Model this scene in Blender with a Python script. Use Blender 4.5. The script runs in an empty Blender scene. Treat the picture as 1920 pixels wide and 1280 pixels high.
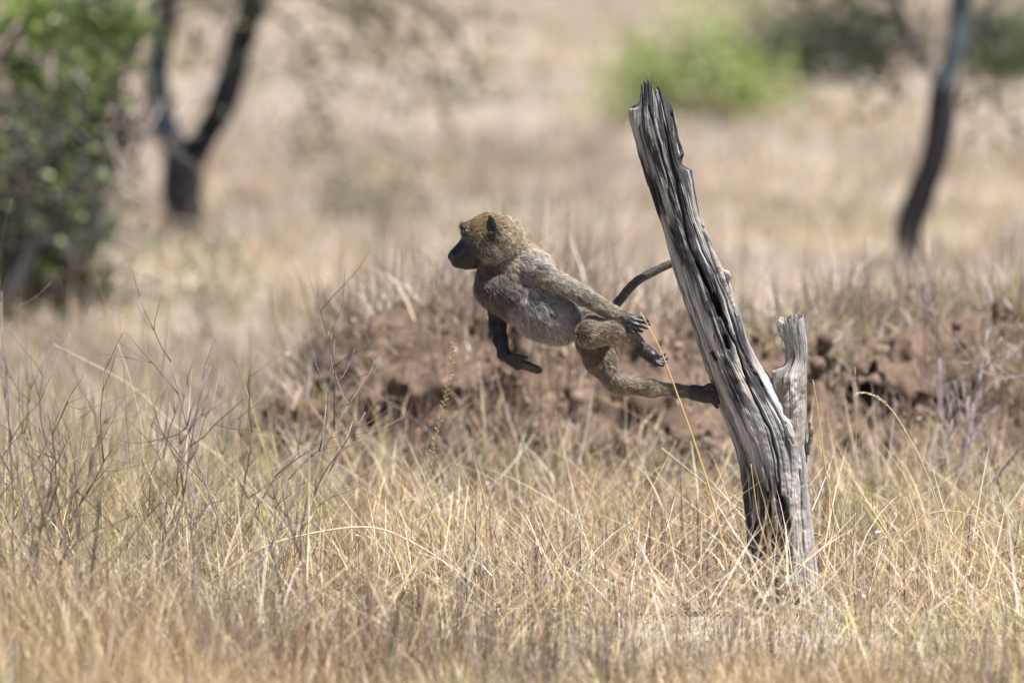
import bpy, math, random
import numpy as np
from mathutils import Vector

S = bpy.context.scene
COL = S.collection
rng = np.random.default_rng(7)

# ------------------------------------------------------------------ camera, sky, sun, exposure
D, H, PITCH, PX = 26.7, 1.70, 0.0396, 0.00125      # metres to the stump, lens height, downward tilt, metres per photo pixel at the stump
cam_d = bpy.data.cameras.new('camera')
cam = bpy.data.objects.new('camera', cam_d); COL.objects.link(cam)
cam.location = (0, -D, H)
cam.rotation_euler = (math.pi / 2 - PITCH, 0, 0)
cam_d.sensor_width = 36
cam_d.lens = 36 * D / (1920 * PX)
cam_d.clip_start, cam_d.clip_end = 0.5, 6000
cam_d.dof.use_dof = True
cam_d.dof.focus_distance = D + 0.0
cam_d.dof.aperture_fstop = 4.4
S.camera = cam

SUN = Vector((0.30, -0.17, 0.94)).normalized()
w = bpy.data.worlds.new('World'); S.world = w; w.use_nodes = True
nt = w.node_tree; nt.nodes.clear()
sky = nt.nodes.new('ShaderNodeTexSky'); sky.sky_type = 'NISHITA'; sky.sun_disc = False
sky.sun_elevation = math.asin(SUN.z); sky.sun_rotation = math.atan2(SUN.x, SUN.y)
sky.dust_density = 1.5
bg = nt.nodes.new('ShaderNodeBackground'); bg.inputs['Strength'].default_value = 0.055
wo = nt.nodes.new('ShaderNodeOutputWorld')
nt.links.new(sky.outputs[0], bg.inputs[0]); nt.links.new(bg.outputs[0], wo.inputs[0])
sd = bpy.data.lights.new('sun', 'SUN'); sd.energy = 5.0; sd.angle = math.radians(0.53); sd.color = (1, 0.955, 0.895)
so = bpy.data.objects.new('sun', sd); COL.objects.link(so)
so.rotation_euler = SUN.to_track_quat('Z', 'Y').to_euler(); so.location = (0, 0, 30)
S.view_settings.view_transform = 'Standard'; S.view_settings.look = 'None'
S.view_settings.gamma = 1; S.view_settings.exposure = 0.98; S.view_settings.use_curve_mapping = False
S.render.engine = 'CYCLES'
S.cycles.max_bounces = 6; S.cycles.diffuse_bounces = 3; S.cycles.transmission_bounces = 3; S.cycles.transparent_max_bounces = 4
S.cycles.use_denoising = True

# ------------------------------------------------------------------ helpers
def at(px, py, Y):
    """A point of the place at depth Y (stump = 0), given where it shows in the photograph."""
    k = PX / D
    u, v = (px - 960) * k, (640 - py) * k
    cp, sp = math.cos(PITCH), math.sin(PITCH)
    dy, dz = cp + v * sp, -sp + v * cp
    t = (Y + D) / dy
    return np.array((u * t, Y, H + dz * t))

def mpp(Y): return PX * (D + Y) / D

def hash2(ix, iy, seed):
    h = (ix.astype(np.int64) * 374761393 + iy.astype(np.int64) * 668265263 + seed * 1442695041) & 0xFFFFFFFF
    h = ((h ^ (h >> 13)) * 1274126177) & 0xFFFFFFFF
    h = (h ^ (h >> 16)) & 0xFFFFFFFF
    return h.astype(np.float64) / 4294967295.0

def noise2(x, y, seed=0, perx=None):
    x = np.asarray(x, float); y = np.asarray(y, float)
    ix, iy = np.floor(x), np.floor(y)
    fx, fy = x - ix, y - iy
    fx = fx * fx * (3 - 2 * fx); fy = fy * fy * (3 - 2 * fy)
    ix0, ix1 = ix, ix + 1
    if perx: ix0, ix1 = np.mod(ix0, perx), np.mod(ix1, perx)
    a = hash2(ix0, iy, seed); b = hash2(ix1, iy, seed); c = hash2(ix0, iy + 1, seed); d = hash2(ix1, iy + 1, seed)
    return (a + (b - a) * fx) * (1 - fy) + (c + (d - c) * fx) * fy      # 0..1

def fbm2(x, y, seed=0, oct=4, gain=0.5):
    v = 0; a = 1; t = 0
    for i in range(oct):
        v = v + a * noise2(x * 2 ** i, y * 2 ** i, seed + i * 17); t += a; a *= gain
    return v / t

def smooth(a, b, x):
    t = np.clip((x - a) / (b - a), 0, 1)
    return t * t * (3 - 2 * t)

def lerp_poly(pts, v):
    """pts rows (v, a, b, ...), sorted in v: linear interpolation of every column."""
    pts = np.array(pts, float)
    return [np.interp(v, pts[:, 0], pts[:, i]) for i in range(1, pts.shape[1])]

def catmull(pts, n):
    P = np.array(pts, float); m = len(P)
    Pe = np.vstack([2 * P[0] - P[1], P, 2 * P[-1] - P[-2]])
    out = []
    for t in np.linspace(0, m - 1 - 1e-9, n):
        i = int(t); f = t - i
        a, b, c, d = Pe[i:i + 4]
        out.append(0.5 * (2 * b + (c - a) * f + (2 * a - 5 * b + 4 * c - d) * f * f + (3 * b - a - 3 * c + d) * f ** 3))
    return np.array(out)

def mesh_obj(name, verts, faces, mat, parent=None, loc=None, color=None, smooth_shade=True, attrs=None):
    """faces: (n,3) or (n,4) int array, or a list of such arrays."""
    if not isinstance(faces, list): faces = [faces]
    faces = [np.asarray(f, np.int32) for f in faces if len(f)]
    verts = np.asarray(verts, np.float32)
    if loc is not None: verts = verts - np.asarray(loc, np.float32)
    me = bpy.data.meshes.new(name)
    me.vertices.add(len(verts)); me.vertices.foreach_set('co', verts.ravel())
    li = np.concatenate([f.ravel() for f in faces]); tot = np.concatenate([np.full(len(f), f.shape[1], np.int32) for f in faces])
    st = np.concatenate([[0], np.cumsum(tot)[:-1]]).astype(np.int32)
    me.loops.add(len(li)); me.loops.foreach_set('vertex_index', li)
    me.polygons.add(len(tot)); me.polygons.foreach_set('loop_start', st)
    me.update(calc_edges=True)
    me.polygons.foreach_set('use_smooth', np.full(len(tot), smooth_shade, bool))
    if color is not None:
        c = np.ones((len(verts), 4), np.float32); c[:, :3] = color
        at_ = me.color_attributes.new('Col', 'FLOAT_COLOR', 'POINT'); at_.data.foreach_set('color', c.ravel())
    for k, v in (attrs or {}).items():
        a_ = me.attributes.new(k, 'FLOAT', 'POINT'); a_.data.foreach_set('value', np.asarray(v, np.float32))
    me.materials.append(mat)
    o = bpy.data.objects.new(name, me); COL.objects.link(o)
    if parent is not None: o.parent = parent
    elif loc is not None: o.location = loc
    return o

def tag(o, label=None, cat=None, group=None, kind=None):
    for k, v in (('label', label), ('category', cat), ('group', group), ('kind', kind)):
        if v: o[k] = v
    return o

def thing(name, label, cat, loc, group=None):
    o = bpy.data.objects.new(name, None); COL.objects.link(o)
    o.location = tuple(loc); o.empty_display_size = 0.1
    return tag(o, label, cat, group)

class Tubes:
    """Collects tapered round tubes (and leaf faces) into one mesh."""
    def __init__(s): s.v, s.q, s.t, s.c, s.n = [], [], [], [], 0
    def tube(s, pts, rad, seg=7, col=(.2, .2, .2), wob=0.0, seed=0):
        P = np.asarray(pts, float); R = np.broadcast_to(np.asarray(rad, float), (len(P),))
        T = np.gradient(P, axis=0); T /= np.linalg.norm(T, axis=1)[:, None] + 1e-9
        ref = np.array((0, 1.0, 0.02)) if abs(T[:, 1]).mean() < 0.8 else np.array((1.0, 0, 0))
        A = np.cross(T, ref); A /= np.linalg.norm(A, axis=1)[:, None] + 1e-9
        B = np.cross(T, A)
        th = np.linspace(0, 2 * np.pi, seg, endpoint=False)
        rr = R[:, None] * np.ones(seg)
        if wob:
            rr = rr * (1 + wob * (2 * noise2(np.tile(th * 1.3, (len(P), 1)), np.arange(len(P))[:, None] * .6 + 0 * th, seed) - 1))
        V = P[:, None, :] + rr[..., None] * (np.cos(th)[None, :, None] * A[:, None, :] + np.sin(th)[None, :, None] * B[:, None, :])
        n = len(P); b = s.n
        i = np.arange(n - 1)[:, None] * seg; j = np.arange(seg)[None, :]; j2 = (j + 1) % seg
        s.q.append((np.stack([i + j, i + j2, i + seg + j2, i + seg + j], -1) + b).reshape(-1, 4))
        s.v.append(V.reshape(-1, 3)); s.n += n * seg
        s.v.append(P[[0, -1]]); jj = np.arange(seg)
        s.t.append(np.stack([np.full(seg, s.n), b + (jj + 1) % seg, b + jj], -1))
        s.t.append(np.stack([np.full(seg, s.n + 1), b + (n - 1) * seg + jj, b + (n - 1) * seg + (jj + 1) % seg], -1))
        s.n += 2
        s.c.append(np.tile(np.array(col, float), (n * seg + 2, 1)))
    def build(s, name, mat, parent=None, loc=None):
        return mesh_obj(name, np.vstack(s.v), [np.vstack(s.q), np.vstack(s.t)], mat, parent, loc, np.vstack(s.c))

def blades(root, height, az, lean, curve, width, col, nseg=3, face=None, tipcol=None):
    """Flat tapered grass blades: root (n,3), lean = initial angle from vertical, curve = added angle to the tip."""
    n = len(root)
    t = np.linspace(0, 1, nseg + 1)
    ang = lean[:, None] + curve[:, None] * t[None, :]
    seg = (height / nseg)[:, None]
    dx = np.sin((ang[:, :-1] + ang[:, 1:]) / 2) * seg; dz = np.cos((ang[:, :-1] + ang[:, 1:]) / 2) * seg
    hx = np.concatenate([np.zeros((n, 1)), np.cumsum(dx, 1)], 1); hz = np.concatenate([np.zeros((n, 1)), np.cumsum(dz, 1)], 1)
    dirx, diry = np.cos(az), np.sin(az)
    P = np.stack([root[:, 0:1] + hx * dirx[:, None], root[:, 1:2] + hx * diry[:, None], root[:, 2:3] + hz], -1)   # n, k, 3
    if face is None: face = az + np.pi / 2 + rng.normal(0, .5, n)
    wv = np.stack([np.cos(face), np.sin(face), np.zeros(n)], -1)
    wid = width[:, None] * (1 - .25 * t[:-1] ** 1.0 - .45 * t[:-1] ** 3)[None, :]
    L = P[:, :-1] - wv[:, None, :] * wid[..., None] / 2; R = P[:, :-1] + wv[:, None, :] * wid[..., None] / 2
    k = nseg
    V = np.concatenate([np.stack([L, R], 2).reshape(n, 2 * k, 3), P[:, -1:]], 1)
    m = 2 * k + 1
    q = []
    for i in range(k - 1): q.append((2 * i, 2 * i + 1, 2 * i + 3, 2 * i + 2))
    base = (np.arange(n) * m)[:, None, None]
    Q = (base + np.array(q)[None]).reshape(-1, 4) if q else np.zeros((0, 4), int)
    T = (base + np.array([[2 * k - 2, 2 * k - 1, 2 * k]])[None]).reshape(-1, 3)
    if tipcol is None: C = np.repeat(col[:, None, :], m, 1)
    else:
        tt = np.concatenate([np.repeat(t[:-1], 2), [1]])[None, :, None]
        C = col[:, None, :] * (1 - tt) + tipcol[:, None, :] * tt
    return V.reshape(-1, 3), Q, T, C.reshape(-1, 3)

class Soup:
    def __init__(s): s.v, s.q, s.t, s.c, s.n = [], [], [], [], 0
    def add(s, V, Q, T, C):
        s.v.append(V); s.c.append(C)
        if len(Q): s.q.append(Q + s.n)
        if len(T): s.t.append(T + s.n)
        s.n += len(V)
    def build(s, name, mat, parent=None, loc=None, smooth_shade=False):
        fs = []
        if s.q: fs.append(np.vstack(s.q))
        if s.t: fs.append(np.vstack(s.t))
        return mesh_obj(name, np.vstack(s.v), fs, mat, parent, loc, np.vstack(s.c), smooth_shade)

def leaves(P, size, col, elong=1.7, up=0.3):
    """Leaf-sized rhombic faces with random directions."""
    n = len(P)
    d = rng.normal(size=(n, 3)); d[:, 2] -= up; d /= np.linalg.norm(d, axis=1)[:, None]
    e = rng.normal(size=(n, 3)); e -= (e * d).sum(1)[:, None] * d; e /= np.linalg.norm(e, axis=1)[:, None]
    a = (size * elong / 2)[:, None] * d; b = (size / 2)[:, None] * e
    V = np.stack([P - a, P + b, P + a, P - b], 1).reshape(-1, 3)
    Q = np.arange(4 * n).reshape(-1, 4)
    return V, Q, np.zeros((0, 3), int), np.repeat(col, 4, 0)

# ------------------------------------------------------------------ materials
def newmat(name):
    m = bpy.data.materials.new(name); m.use_nodes = True
    n = m.node_tree; b = n.nodes['Principled BSDF']
    return m, n, b

def leafy(name, rough=.55, trans=.3, spec=.35, tint=(1, 1, 1)):
    """Thin vegetation: colour attribute, with light coming through."""
    m, n, b = newmat(name)
    a = n.nodes.new('ShaderNodeVertexColor'); a.layer_name = 'Col'
    b.inputs['Roughness'].default_value = rough; b.inputs['Specular IOR Level'].default_value = spec
    n.links.new(a.outputs['Color'], b.inputs['Base Color'])
    t = n.nodes.new('ShaderNodeBsdfTranslucent'); n.links.new(a.outputs['Color'], t.inputs['Color'])
    x = n.nodes.new('ShaderNodeMixShader'); x.inputs[0].default_value = trans
    n.links.new(b.outputs[0], x.inputs[1]); n.links.new(t.outputs[0], x.inputs[2])
    n.links.new(x.outputs[0], n.nodes['Material Output'].inputs['Surface'])
    return m

def colmat(name, rough=.7, spec=.3, noise_scale=0, noise_amt=.3, bump=0):
    m, n, b = newmat(name)
    a = n.nodes.new('ShaderNodeVertexColor'); a.layer_name = 'Col'
    b.inputs['Roughness'].default_value = rough; b.inputs['Specular IOR Level'].default_value = spec
    out = a.outputs['Color']
    if noise_scale:
        tc = n.nodes.new('ShaderNodeTexCoord'); nz = n.nodes.new('ShaderNodeTexNoise')
        nz.inputs['Scale'].default_value = noise_scale; nz.inputs['Detail'].default_value = 6
        n.links.new(tc.outputs['Object'], nz.inputs['Vector'])
        mr = n.nodes.new('ShaderNodeMapRange'); mr.inputs[1].default_value = .3; mr.inputs[2].default_value = .7
        mr.inputs[3].default_value = 1 - noise_amt; mr.inputs[4].default_value = 1 + noise_amt
        n.links.new(nz.outputs[0], mr.inputs[0])
        vm = n.nodes.new('ShaderNodeVectorMath'); vm.operation = 'SCALE'
        n.links.new(out, vm.inputs[0]); n.links.new(mr.outputs[0], vm.inputs['Scale']); out = vm.outputs[0]
        if bump:
            bp = n.nodes.new('ShaderNodeBump'); bp.inputs['Strength'].default_value = bump; bp.inputs['Distance'].default_value = .01
            n.links.new(nz.outputs[0], bp.inputs['Height']); n.links.new(bp.outputs[0], b.inputs['Normal'])
    n.links.new(out, b.inputs['Base Color'])
    return m

M_grass = leafy('dry_grass', .5, .28, .4)
M_leaf = leafy('leaf', .45, .35, .4)
M_bark = colmat('bark', .75, .22, 18, .35, .6)
M_twig = colmat('twig', .6, .4)
M_soil = colmat('soil', .9, .15, 25, .3, .5)
M_skin = colmat('skin', .42, .42, 90, .3, .35)

# ------------------------------------------------------------------ ground and termite mound
def mound_h(x, y):
    """Height of the earth mound behind the stump (0 outside it)."""
    sx = smooth(-1.02, -.45, x + .10 * (2 * noise2(y * 2, x * 0, 5) - 1)) * (1 - smooth(2.6, 3.6, x))
    crest = .40 + .06 * np.sin(x * 2.1 + .6) + .07 * smooth(.2, 1.6, x)
    crest = crest + .09 * np.exp(-((x + .12) / .38) ** 2) - .05 * np.exp(-((x - .75) / .25) ** 2)
    front = smooth(3.45, 5.2, y + .22 * (2 * fbm2(x * 2.2, y * 1.5, 11, 3) - 1))
    back = 1 - smooth(5.7, 9.0, y)
    h = crest * sx * front * back
    lump = (fbm2(x * 5, y * 5, 23, 4) - .45) * .24 + (fbm2(x * 14, y * 14, 29, 4, .65) - .5) * .13
    return h + lump * smooth(.02, .16, h) - .10 * smooth(.02, .2, h) * smooth(.55, .75, fbm2(x * 4, y * 7, 37, 3))

def ground_h(x, y):
    far = smooth(12, 40, y)
    return (fbm2(x * .9, y * .9, 3, 3) - .5) * .05 + far * (fbm2(x * .12, y * .12, 9, 3) - .5) * .35

def surf_h(x, y): return np.maximum(ground_h(x, y), mound_h(x, y) - .02)

M_ground, n, b = newmat('ground')
b.inputs['Roughness'].default_value = .95; b.inputs['Specular IOR Level'].default_value = .1
tc = n.nodes.new('ShaderNodeTexCoord')
n1 = n.nodes.new('ShaderNodeTexNoise'); n1.inputs['Scale'].default_value = .55; n1.inputs['Detail'].default_value = 8
n2 = n.nodes.new('ShaderNodeTexNoise'); n2.inputs['Scale'].default_value = 14; n2.inputs['Detail'].default_value = 6
n.links.new(tc.outputs['Object'], n1.inputs['Vector']); n.links.new(tc.outputs['Object'], n2.inputs['Vector'])
r1 = n.nodes.new('ShaderNodeValToRGB')
r1.color_ramp.elements[0].position = .36; r1.color_ramp.elements[0].color = (.24, .20, .168, 1)
r1.color_ramp.elements[1].position = .66; r1.color_ramp.elements[1].color = (.45, .40, .35, 1)
r2 = n.nodes.new('ShaderNodeValToRGB')
r2.color_ramp.elements[0].position = .3; r2.color_ramp.elements[0].color = (.6, .55, .5, 1)
r2.color_ramp.elements[1].position = .65; r2.color_ramp.elements[1].color = (1, 1, 1, 1)
mx = n.nodes.new('ShaderNodeMix'); mx.data_type = 'RGBA'; mx.blend_type = 'MULTIPLY'; mx.inputs[0].default_value = .8
n.links.new(n1.outputs[0], r1.inputs[0]); n.links.new(n2.outputs[0], r2.inputs[0])
n.links.new(r1.outputs[0], mx.inputs[6]); n.links.new(r2.outputs[0], mx.inputs[7]); n.links.new(mx.outputs[2], b.inputs['Base Color'])

def axis(parts): return np.unique(np.concatenate([np.linspace(a, b_, k) for a, b_, k in parts]))
gx = axis([(-3000, -200, 12), (-200, -20, 20), (-20, -4, 20), (-4, 4, 81), (4, 20, 20), (20, 200, 20), (200, 3000, 12)])
gy = axis([(-60, -6, 20), (-6, 12, 121), (12, 60, 60), (60, 220, 40), (220, 4000, 20)])
X, Y = np.meshgrid(gx, gy)
Z = ground_h(X, Y) * (np.hypot(X, Y) < 500)
i = (np.arange(len(gy) - 1)[:, None] * len(gx) + np.arange(len(gx) - 1)[None]).ravel()
ground = mesh_obj('ground', np.stack([X, Y, Z], -1).reshape(-1, 3), np.stack([i, i + 1, i + 1 + len(gx), i + len(gx)], -1), M_ground)
tag(ground, 'dry straw coloured savanna ground running back to the horizon', kind='structure')

# mound: own surface with burrow mouths pushed back into its face
nx_, ny_ = 420, 230
xs = np.linspace(-1.15, 3.7, nx_); ys = np.linspace(4.0, 9.2, ny_) ** 1.0
ys = 3.2 + 6.0 * np.linspace(0, 1, ny_) ** 1.5
X, Y = np.meshgrid(xs, ys); Zm = mound_h(X, Y)
Zm = np.where(Zm < .015, -.03, Zm)
Yp = Y.copy(); Zp = Zm.copy()
for (px, py, rx, rz, dp) in ((905, 742, 46, 20, .30), (903, 838, 34, 20, .28), (1012, 822, 24, 13, .2), (745, 735, 22, 16, .2), (690, 795, 26, 22, .2),
                             (520, 775, 26, 18, .2), (1395, 935, 22, 22, .2), (1770, 760, 24, 20, .2), (1690, 770, 22, 18, .15), (1780, 935, 30, 22, .2), (1560, 690, 20, 13, .15), (830, 880, 20, 16, .15), (640, 860, 26, 15, .15), (560, 800, 16, 20, .15)):
    c = at(px, py, 5.0)
    # the burrow opens in the mound's face at the height of c
    fz = np.exp(-(((X - c[0]) / (rx * mpp(5))) ** 2 + ((Zm - c[2]) / (rz * mpp(5) * 1.1)) ** 2) ** 2) * (Y < 6.4)
    Yp += dp * 2.0 * fz; Zp -= .05 * fz
face = smooth(.02, .08, Zm) * (1 - smooth(5.6, 6.4, Y))
Yp += face * (.34 * (fbm2(X * 5.5, Zm * 9, 141, 4) - .5) + .42 * smooth(.54, .66, fbm2(X * 4.2 + 11, Zm * 8, 143, 4)))
mcol = np.array((.132, .091, .068)) * (0.5 + 1.0 * fbm2(X * 5, Y * 5, 41, 5))[..., None]
mcol = mcol * (1 - .0) + 0
i = (np.arange(ny_ - 1)[:, None] * nx_ + np.arange(nx_ - 1)[None]).ravel()
mound = mesh_obj('termite_mound', np.stack([X, Yp, Zp], -1).reshape(-1, 3), np.stack([i, i + 1, i + 1 + nx_, i + nx_], -1), M_soil, color=mcol.reshape(-1, 3))
Tm = Tubes()
Rm = np.random.default_rng(99)
for k in range(240):                                  # loose clods lying on the face of the mound
    x_, y_ = Rm.uniform(-.85, 2.9), Rm.uniform(3.8, 5.5); h_ = float(mound_h(np.array([x_]), np.array([y_]))[0])
    if h_ < .03: continue
    r_ = Rm.uniform(.006, .026) ** 1.0; a_ = Rm.normal(0, 1, 3); a_ /= np.linalg.norm(a_)
    c_ = np.array((x_, y_ - .03, h_ + r_ * .3)); q_ = np.array((-1.0, -.62, 0, .62, 1.0))
    Tm.tube(c_ + q_[:, None] * a_ * r_ * 1.1, r_ * np.array((.25, .85, 1.0, .8, .3)), 7, np.array((.16, .11, .082)) * Rm.uniform(.6, 1.5), .35, k)
clods = Tm.build('earth_clods', M_soil, mound); clods['kind'] = 'stuff'
tag(mound, 'low reddish brown earth mound with dark burrow holes behind the leaping baboon', 'mound')

# ------------------------------------------------------------------ dead stump
M_wood, n, b = newmat('weathered_wood')
b.inputs['Roughness'].default_value = .75; b.inputs['Specular IOR Level'].default_value = .25
a = n.nodes.new('ShaderNodeVertexColor'); a.layer_name = 'Col'
ga = n.nodes.new('ShaderNodeAttribute'); ga.attribute_name = 'grain_u'; gb = n.nodes.new('ShaderNodeAttribute'); gb.attribute_name = 'grain_v'
cx = n.nodes.new('ShaderNodeCombineXYZ'); n.links.new(ga.outputs['Fac'], cx.inputs[0]); n.links.new(gb.outputs['Fac'], cx.inputs[1])
mp = n.nodes.new('ShaderNodeMapping'); mp.inputs['Scale'].default_value = (900, 28, 1)
n.links.new(cx.outputs[0], mp.inputs[0])
nz = n.nodes.new('ShaderNodeTexNoise'); nz.inputs['Scale'].default_value = .35; nz.inputs['Detail'].default_value = 5; nz.inputs['Distortion'].default_value = .6
n.links.new(mp.outputs[0], nz.inputs['Vector'])
mr = n.nodes.new('ShaderNodeMapRange'); mr.inputs[1].default_value = .3; mr.inputs[2].default_value = .72; mr.inputs[3].default_value = .5; mr.inputs[4].default_value = 1.35
n.links.new(nz.outputs[0], mr.inputs[0])
vm = n.nodes.new('ShaderNodeVectorMath'); vm.operation = 'SCALE'
n.links.new(a.outputs['Color'], vm.inputs[0]); n.links.new(mr.outputs[0], vm.inputs['Scale']); n.links.new(vm.outputs[0], b.inputs['Base Color'])
bp = n.nodes.new('ShaderNodeBump'); bp.inputs['Strength'].default_value = .7; bp.inputs['Distance'].default_value = .003
n.links.new(nz.outputs[0], bp.inputs['Height']); n.links.new(bp.outputs[0], b.inputs['Normal'])

def seg_dist(px, py, poly):
    """Distance in photo pixels to a polyline, and its local width."""
    best = np.full(px.shape, 1e9); wd = np.zeros(px.shape)
    for (x0, y0, w0), (x1, y1, w1) in zip(poly[:-1], poly[1:]):
        dx, dy = x1 - x0, y1 - y0; L = dx * dx + dy * dy
        t = np.clip(((px - x0) * dx + (py - y0) * dy) / L, 0, 1)
        d = np.hypot(px - x0 - t * dx, py - y0 - t * dy)
        m = d < best
        best = np.where(m, d, best); wd = np.where(m, w0 + (w1 - w0) * t, wd)
    return best, wd

CRACKS = [
    ([(1198, 240, 3), (1212, 300, 3), (1224, 355, 6), (1236, 410, 4), (1252, 470, 3), (1268, 520, 4), (1292, 590, 4), (1312, 640, 5), (1332, 700, 3), (1362, 780, 2.5), (1396, 850, 2), (1408, 900, 2.5), (1410, 960, 1)], 8),
    ([(1244, 230, 1.5), (1258, 300, 2.5), (1270, 360, 3), (1280, 400, 3), (1288, 450, 3), (1306, 490, 5)], 7),
    ([(1306, 490, 4), (1328, 535, 5), (1346, 575, 5), (1362, 610, 3.6), (1382, 650, 3), (1396, 700, 3)], 15),
    ([(1396, 700, 4), (1416, 750, 3.5), (1442, 800, 3), (1456, 850, 2.5), (1462, 900, 3), (1456, 930, 5)], 9),
    ([(1228, 330, 1), (1244, 400, 2), (1262, 460, 2), (1285, 530, 2), (1306, 590, 2.5), (1330, 650, 2.5), (1352, 700, 2), (1378, 760, 3), (1404, 810, 3), (1424, 850, 3), (1442, 900, 3), (1446, 930, 2)], 6),
    ([(1338, 552, 8), (1344, 570, 11), (1350, 588, 8)], 20),
    ([(1334, 660, 6), (1340, 672, 5)], 14),
    ([(1360, 630, 6), (1366, 650, 5)], 12),
    ([(1262, 215, 5), (1266, 230, 4), (1280, 300, 1)], 9),
    ([(1312, 640, 1.5), (1345, 735, 2), (1372, 800, 2), (1392, 850, 1.5)], 6),
    ([(1216, 200, 1.5), (1232, 260, 2), (1246, 310, 2), (1256, 370, 1.5)], 6),
    ([(1256, 420, 1.5), (1268, 470, 1.5), (1276, 500, 1.5)], 5),
    ([(1466, 930, 4), (1470, 990, 6), (1476, 1050, 9), (1482, 1100, 10), (1492, 1150, 8)], 18),
    ([(1440, 920, 2), (1446, 970, 4), (1450, 1040, 5), (1452, 1100, 5), (1458, 1150, 5)], 13),
    ([(1418, 930, 2), (1416, 1000, 3), (1414, 1060, 4), (1414, 1130, 5)], 9),
    ([(1430, 930, 1), (1434, 1000, 2), (1436, 1060, 3), (1436, 1120, 2)], 8),
    ([(1500, 880, 2), (1503, 950, 3), (1508, 1020, 3), (1515, 1090, 3)], 7),
    ([(1450, 960, 5), (1446, 966, 4)], 9),
    ([(1472, 790, 1), (1480, 840, 2), (1484, 890, 2), (1482, 930, 1)], 5),
    ([(1420, 700, 2), (1440, 745, 2.5), (1468, 790, 2), (1486, 830, 1)], 6),
    ([(1300, 420, 1), (1316, 470, 2.5), (1340, 510, 3), (1362, 560, 2), (1378, 620, 2)], 7),
]
STAINS = [(1318, 520, 17, 50, -14), (1336, 570, 10, 34, -10), (1262, 330, 9, 40, 0), (1375, 720, 8, 40, 0), (1230, 300, 7, 40, 0), (1290, 460, 16, 45, -12), (1270, 300, 12, 60, -8), (1256, 190, 16, 45, -8), (1225, 190, 14, 30, 0), (1214, 340, 9, 45, -10), (1360, 640, 9, 28, -8), (1440, 1000, 26, 90, 0),
          (1412, 1080, 14, 70, 0), (1462, 940, 10, 40, 0), (1285, 390, 10, 60, -8), (1240, 260, 9, 70, -10), (1310, 330, 10, 30, -6), (1420, 720, 8, 26, -10), (1355, 450, 10, 40, -8), (1395, 660, 8, 50, -14)]

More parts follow.
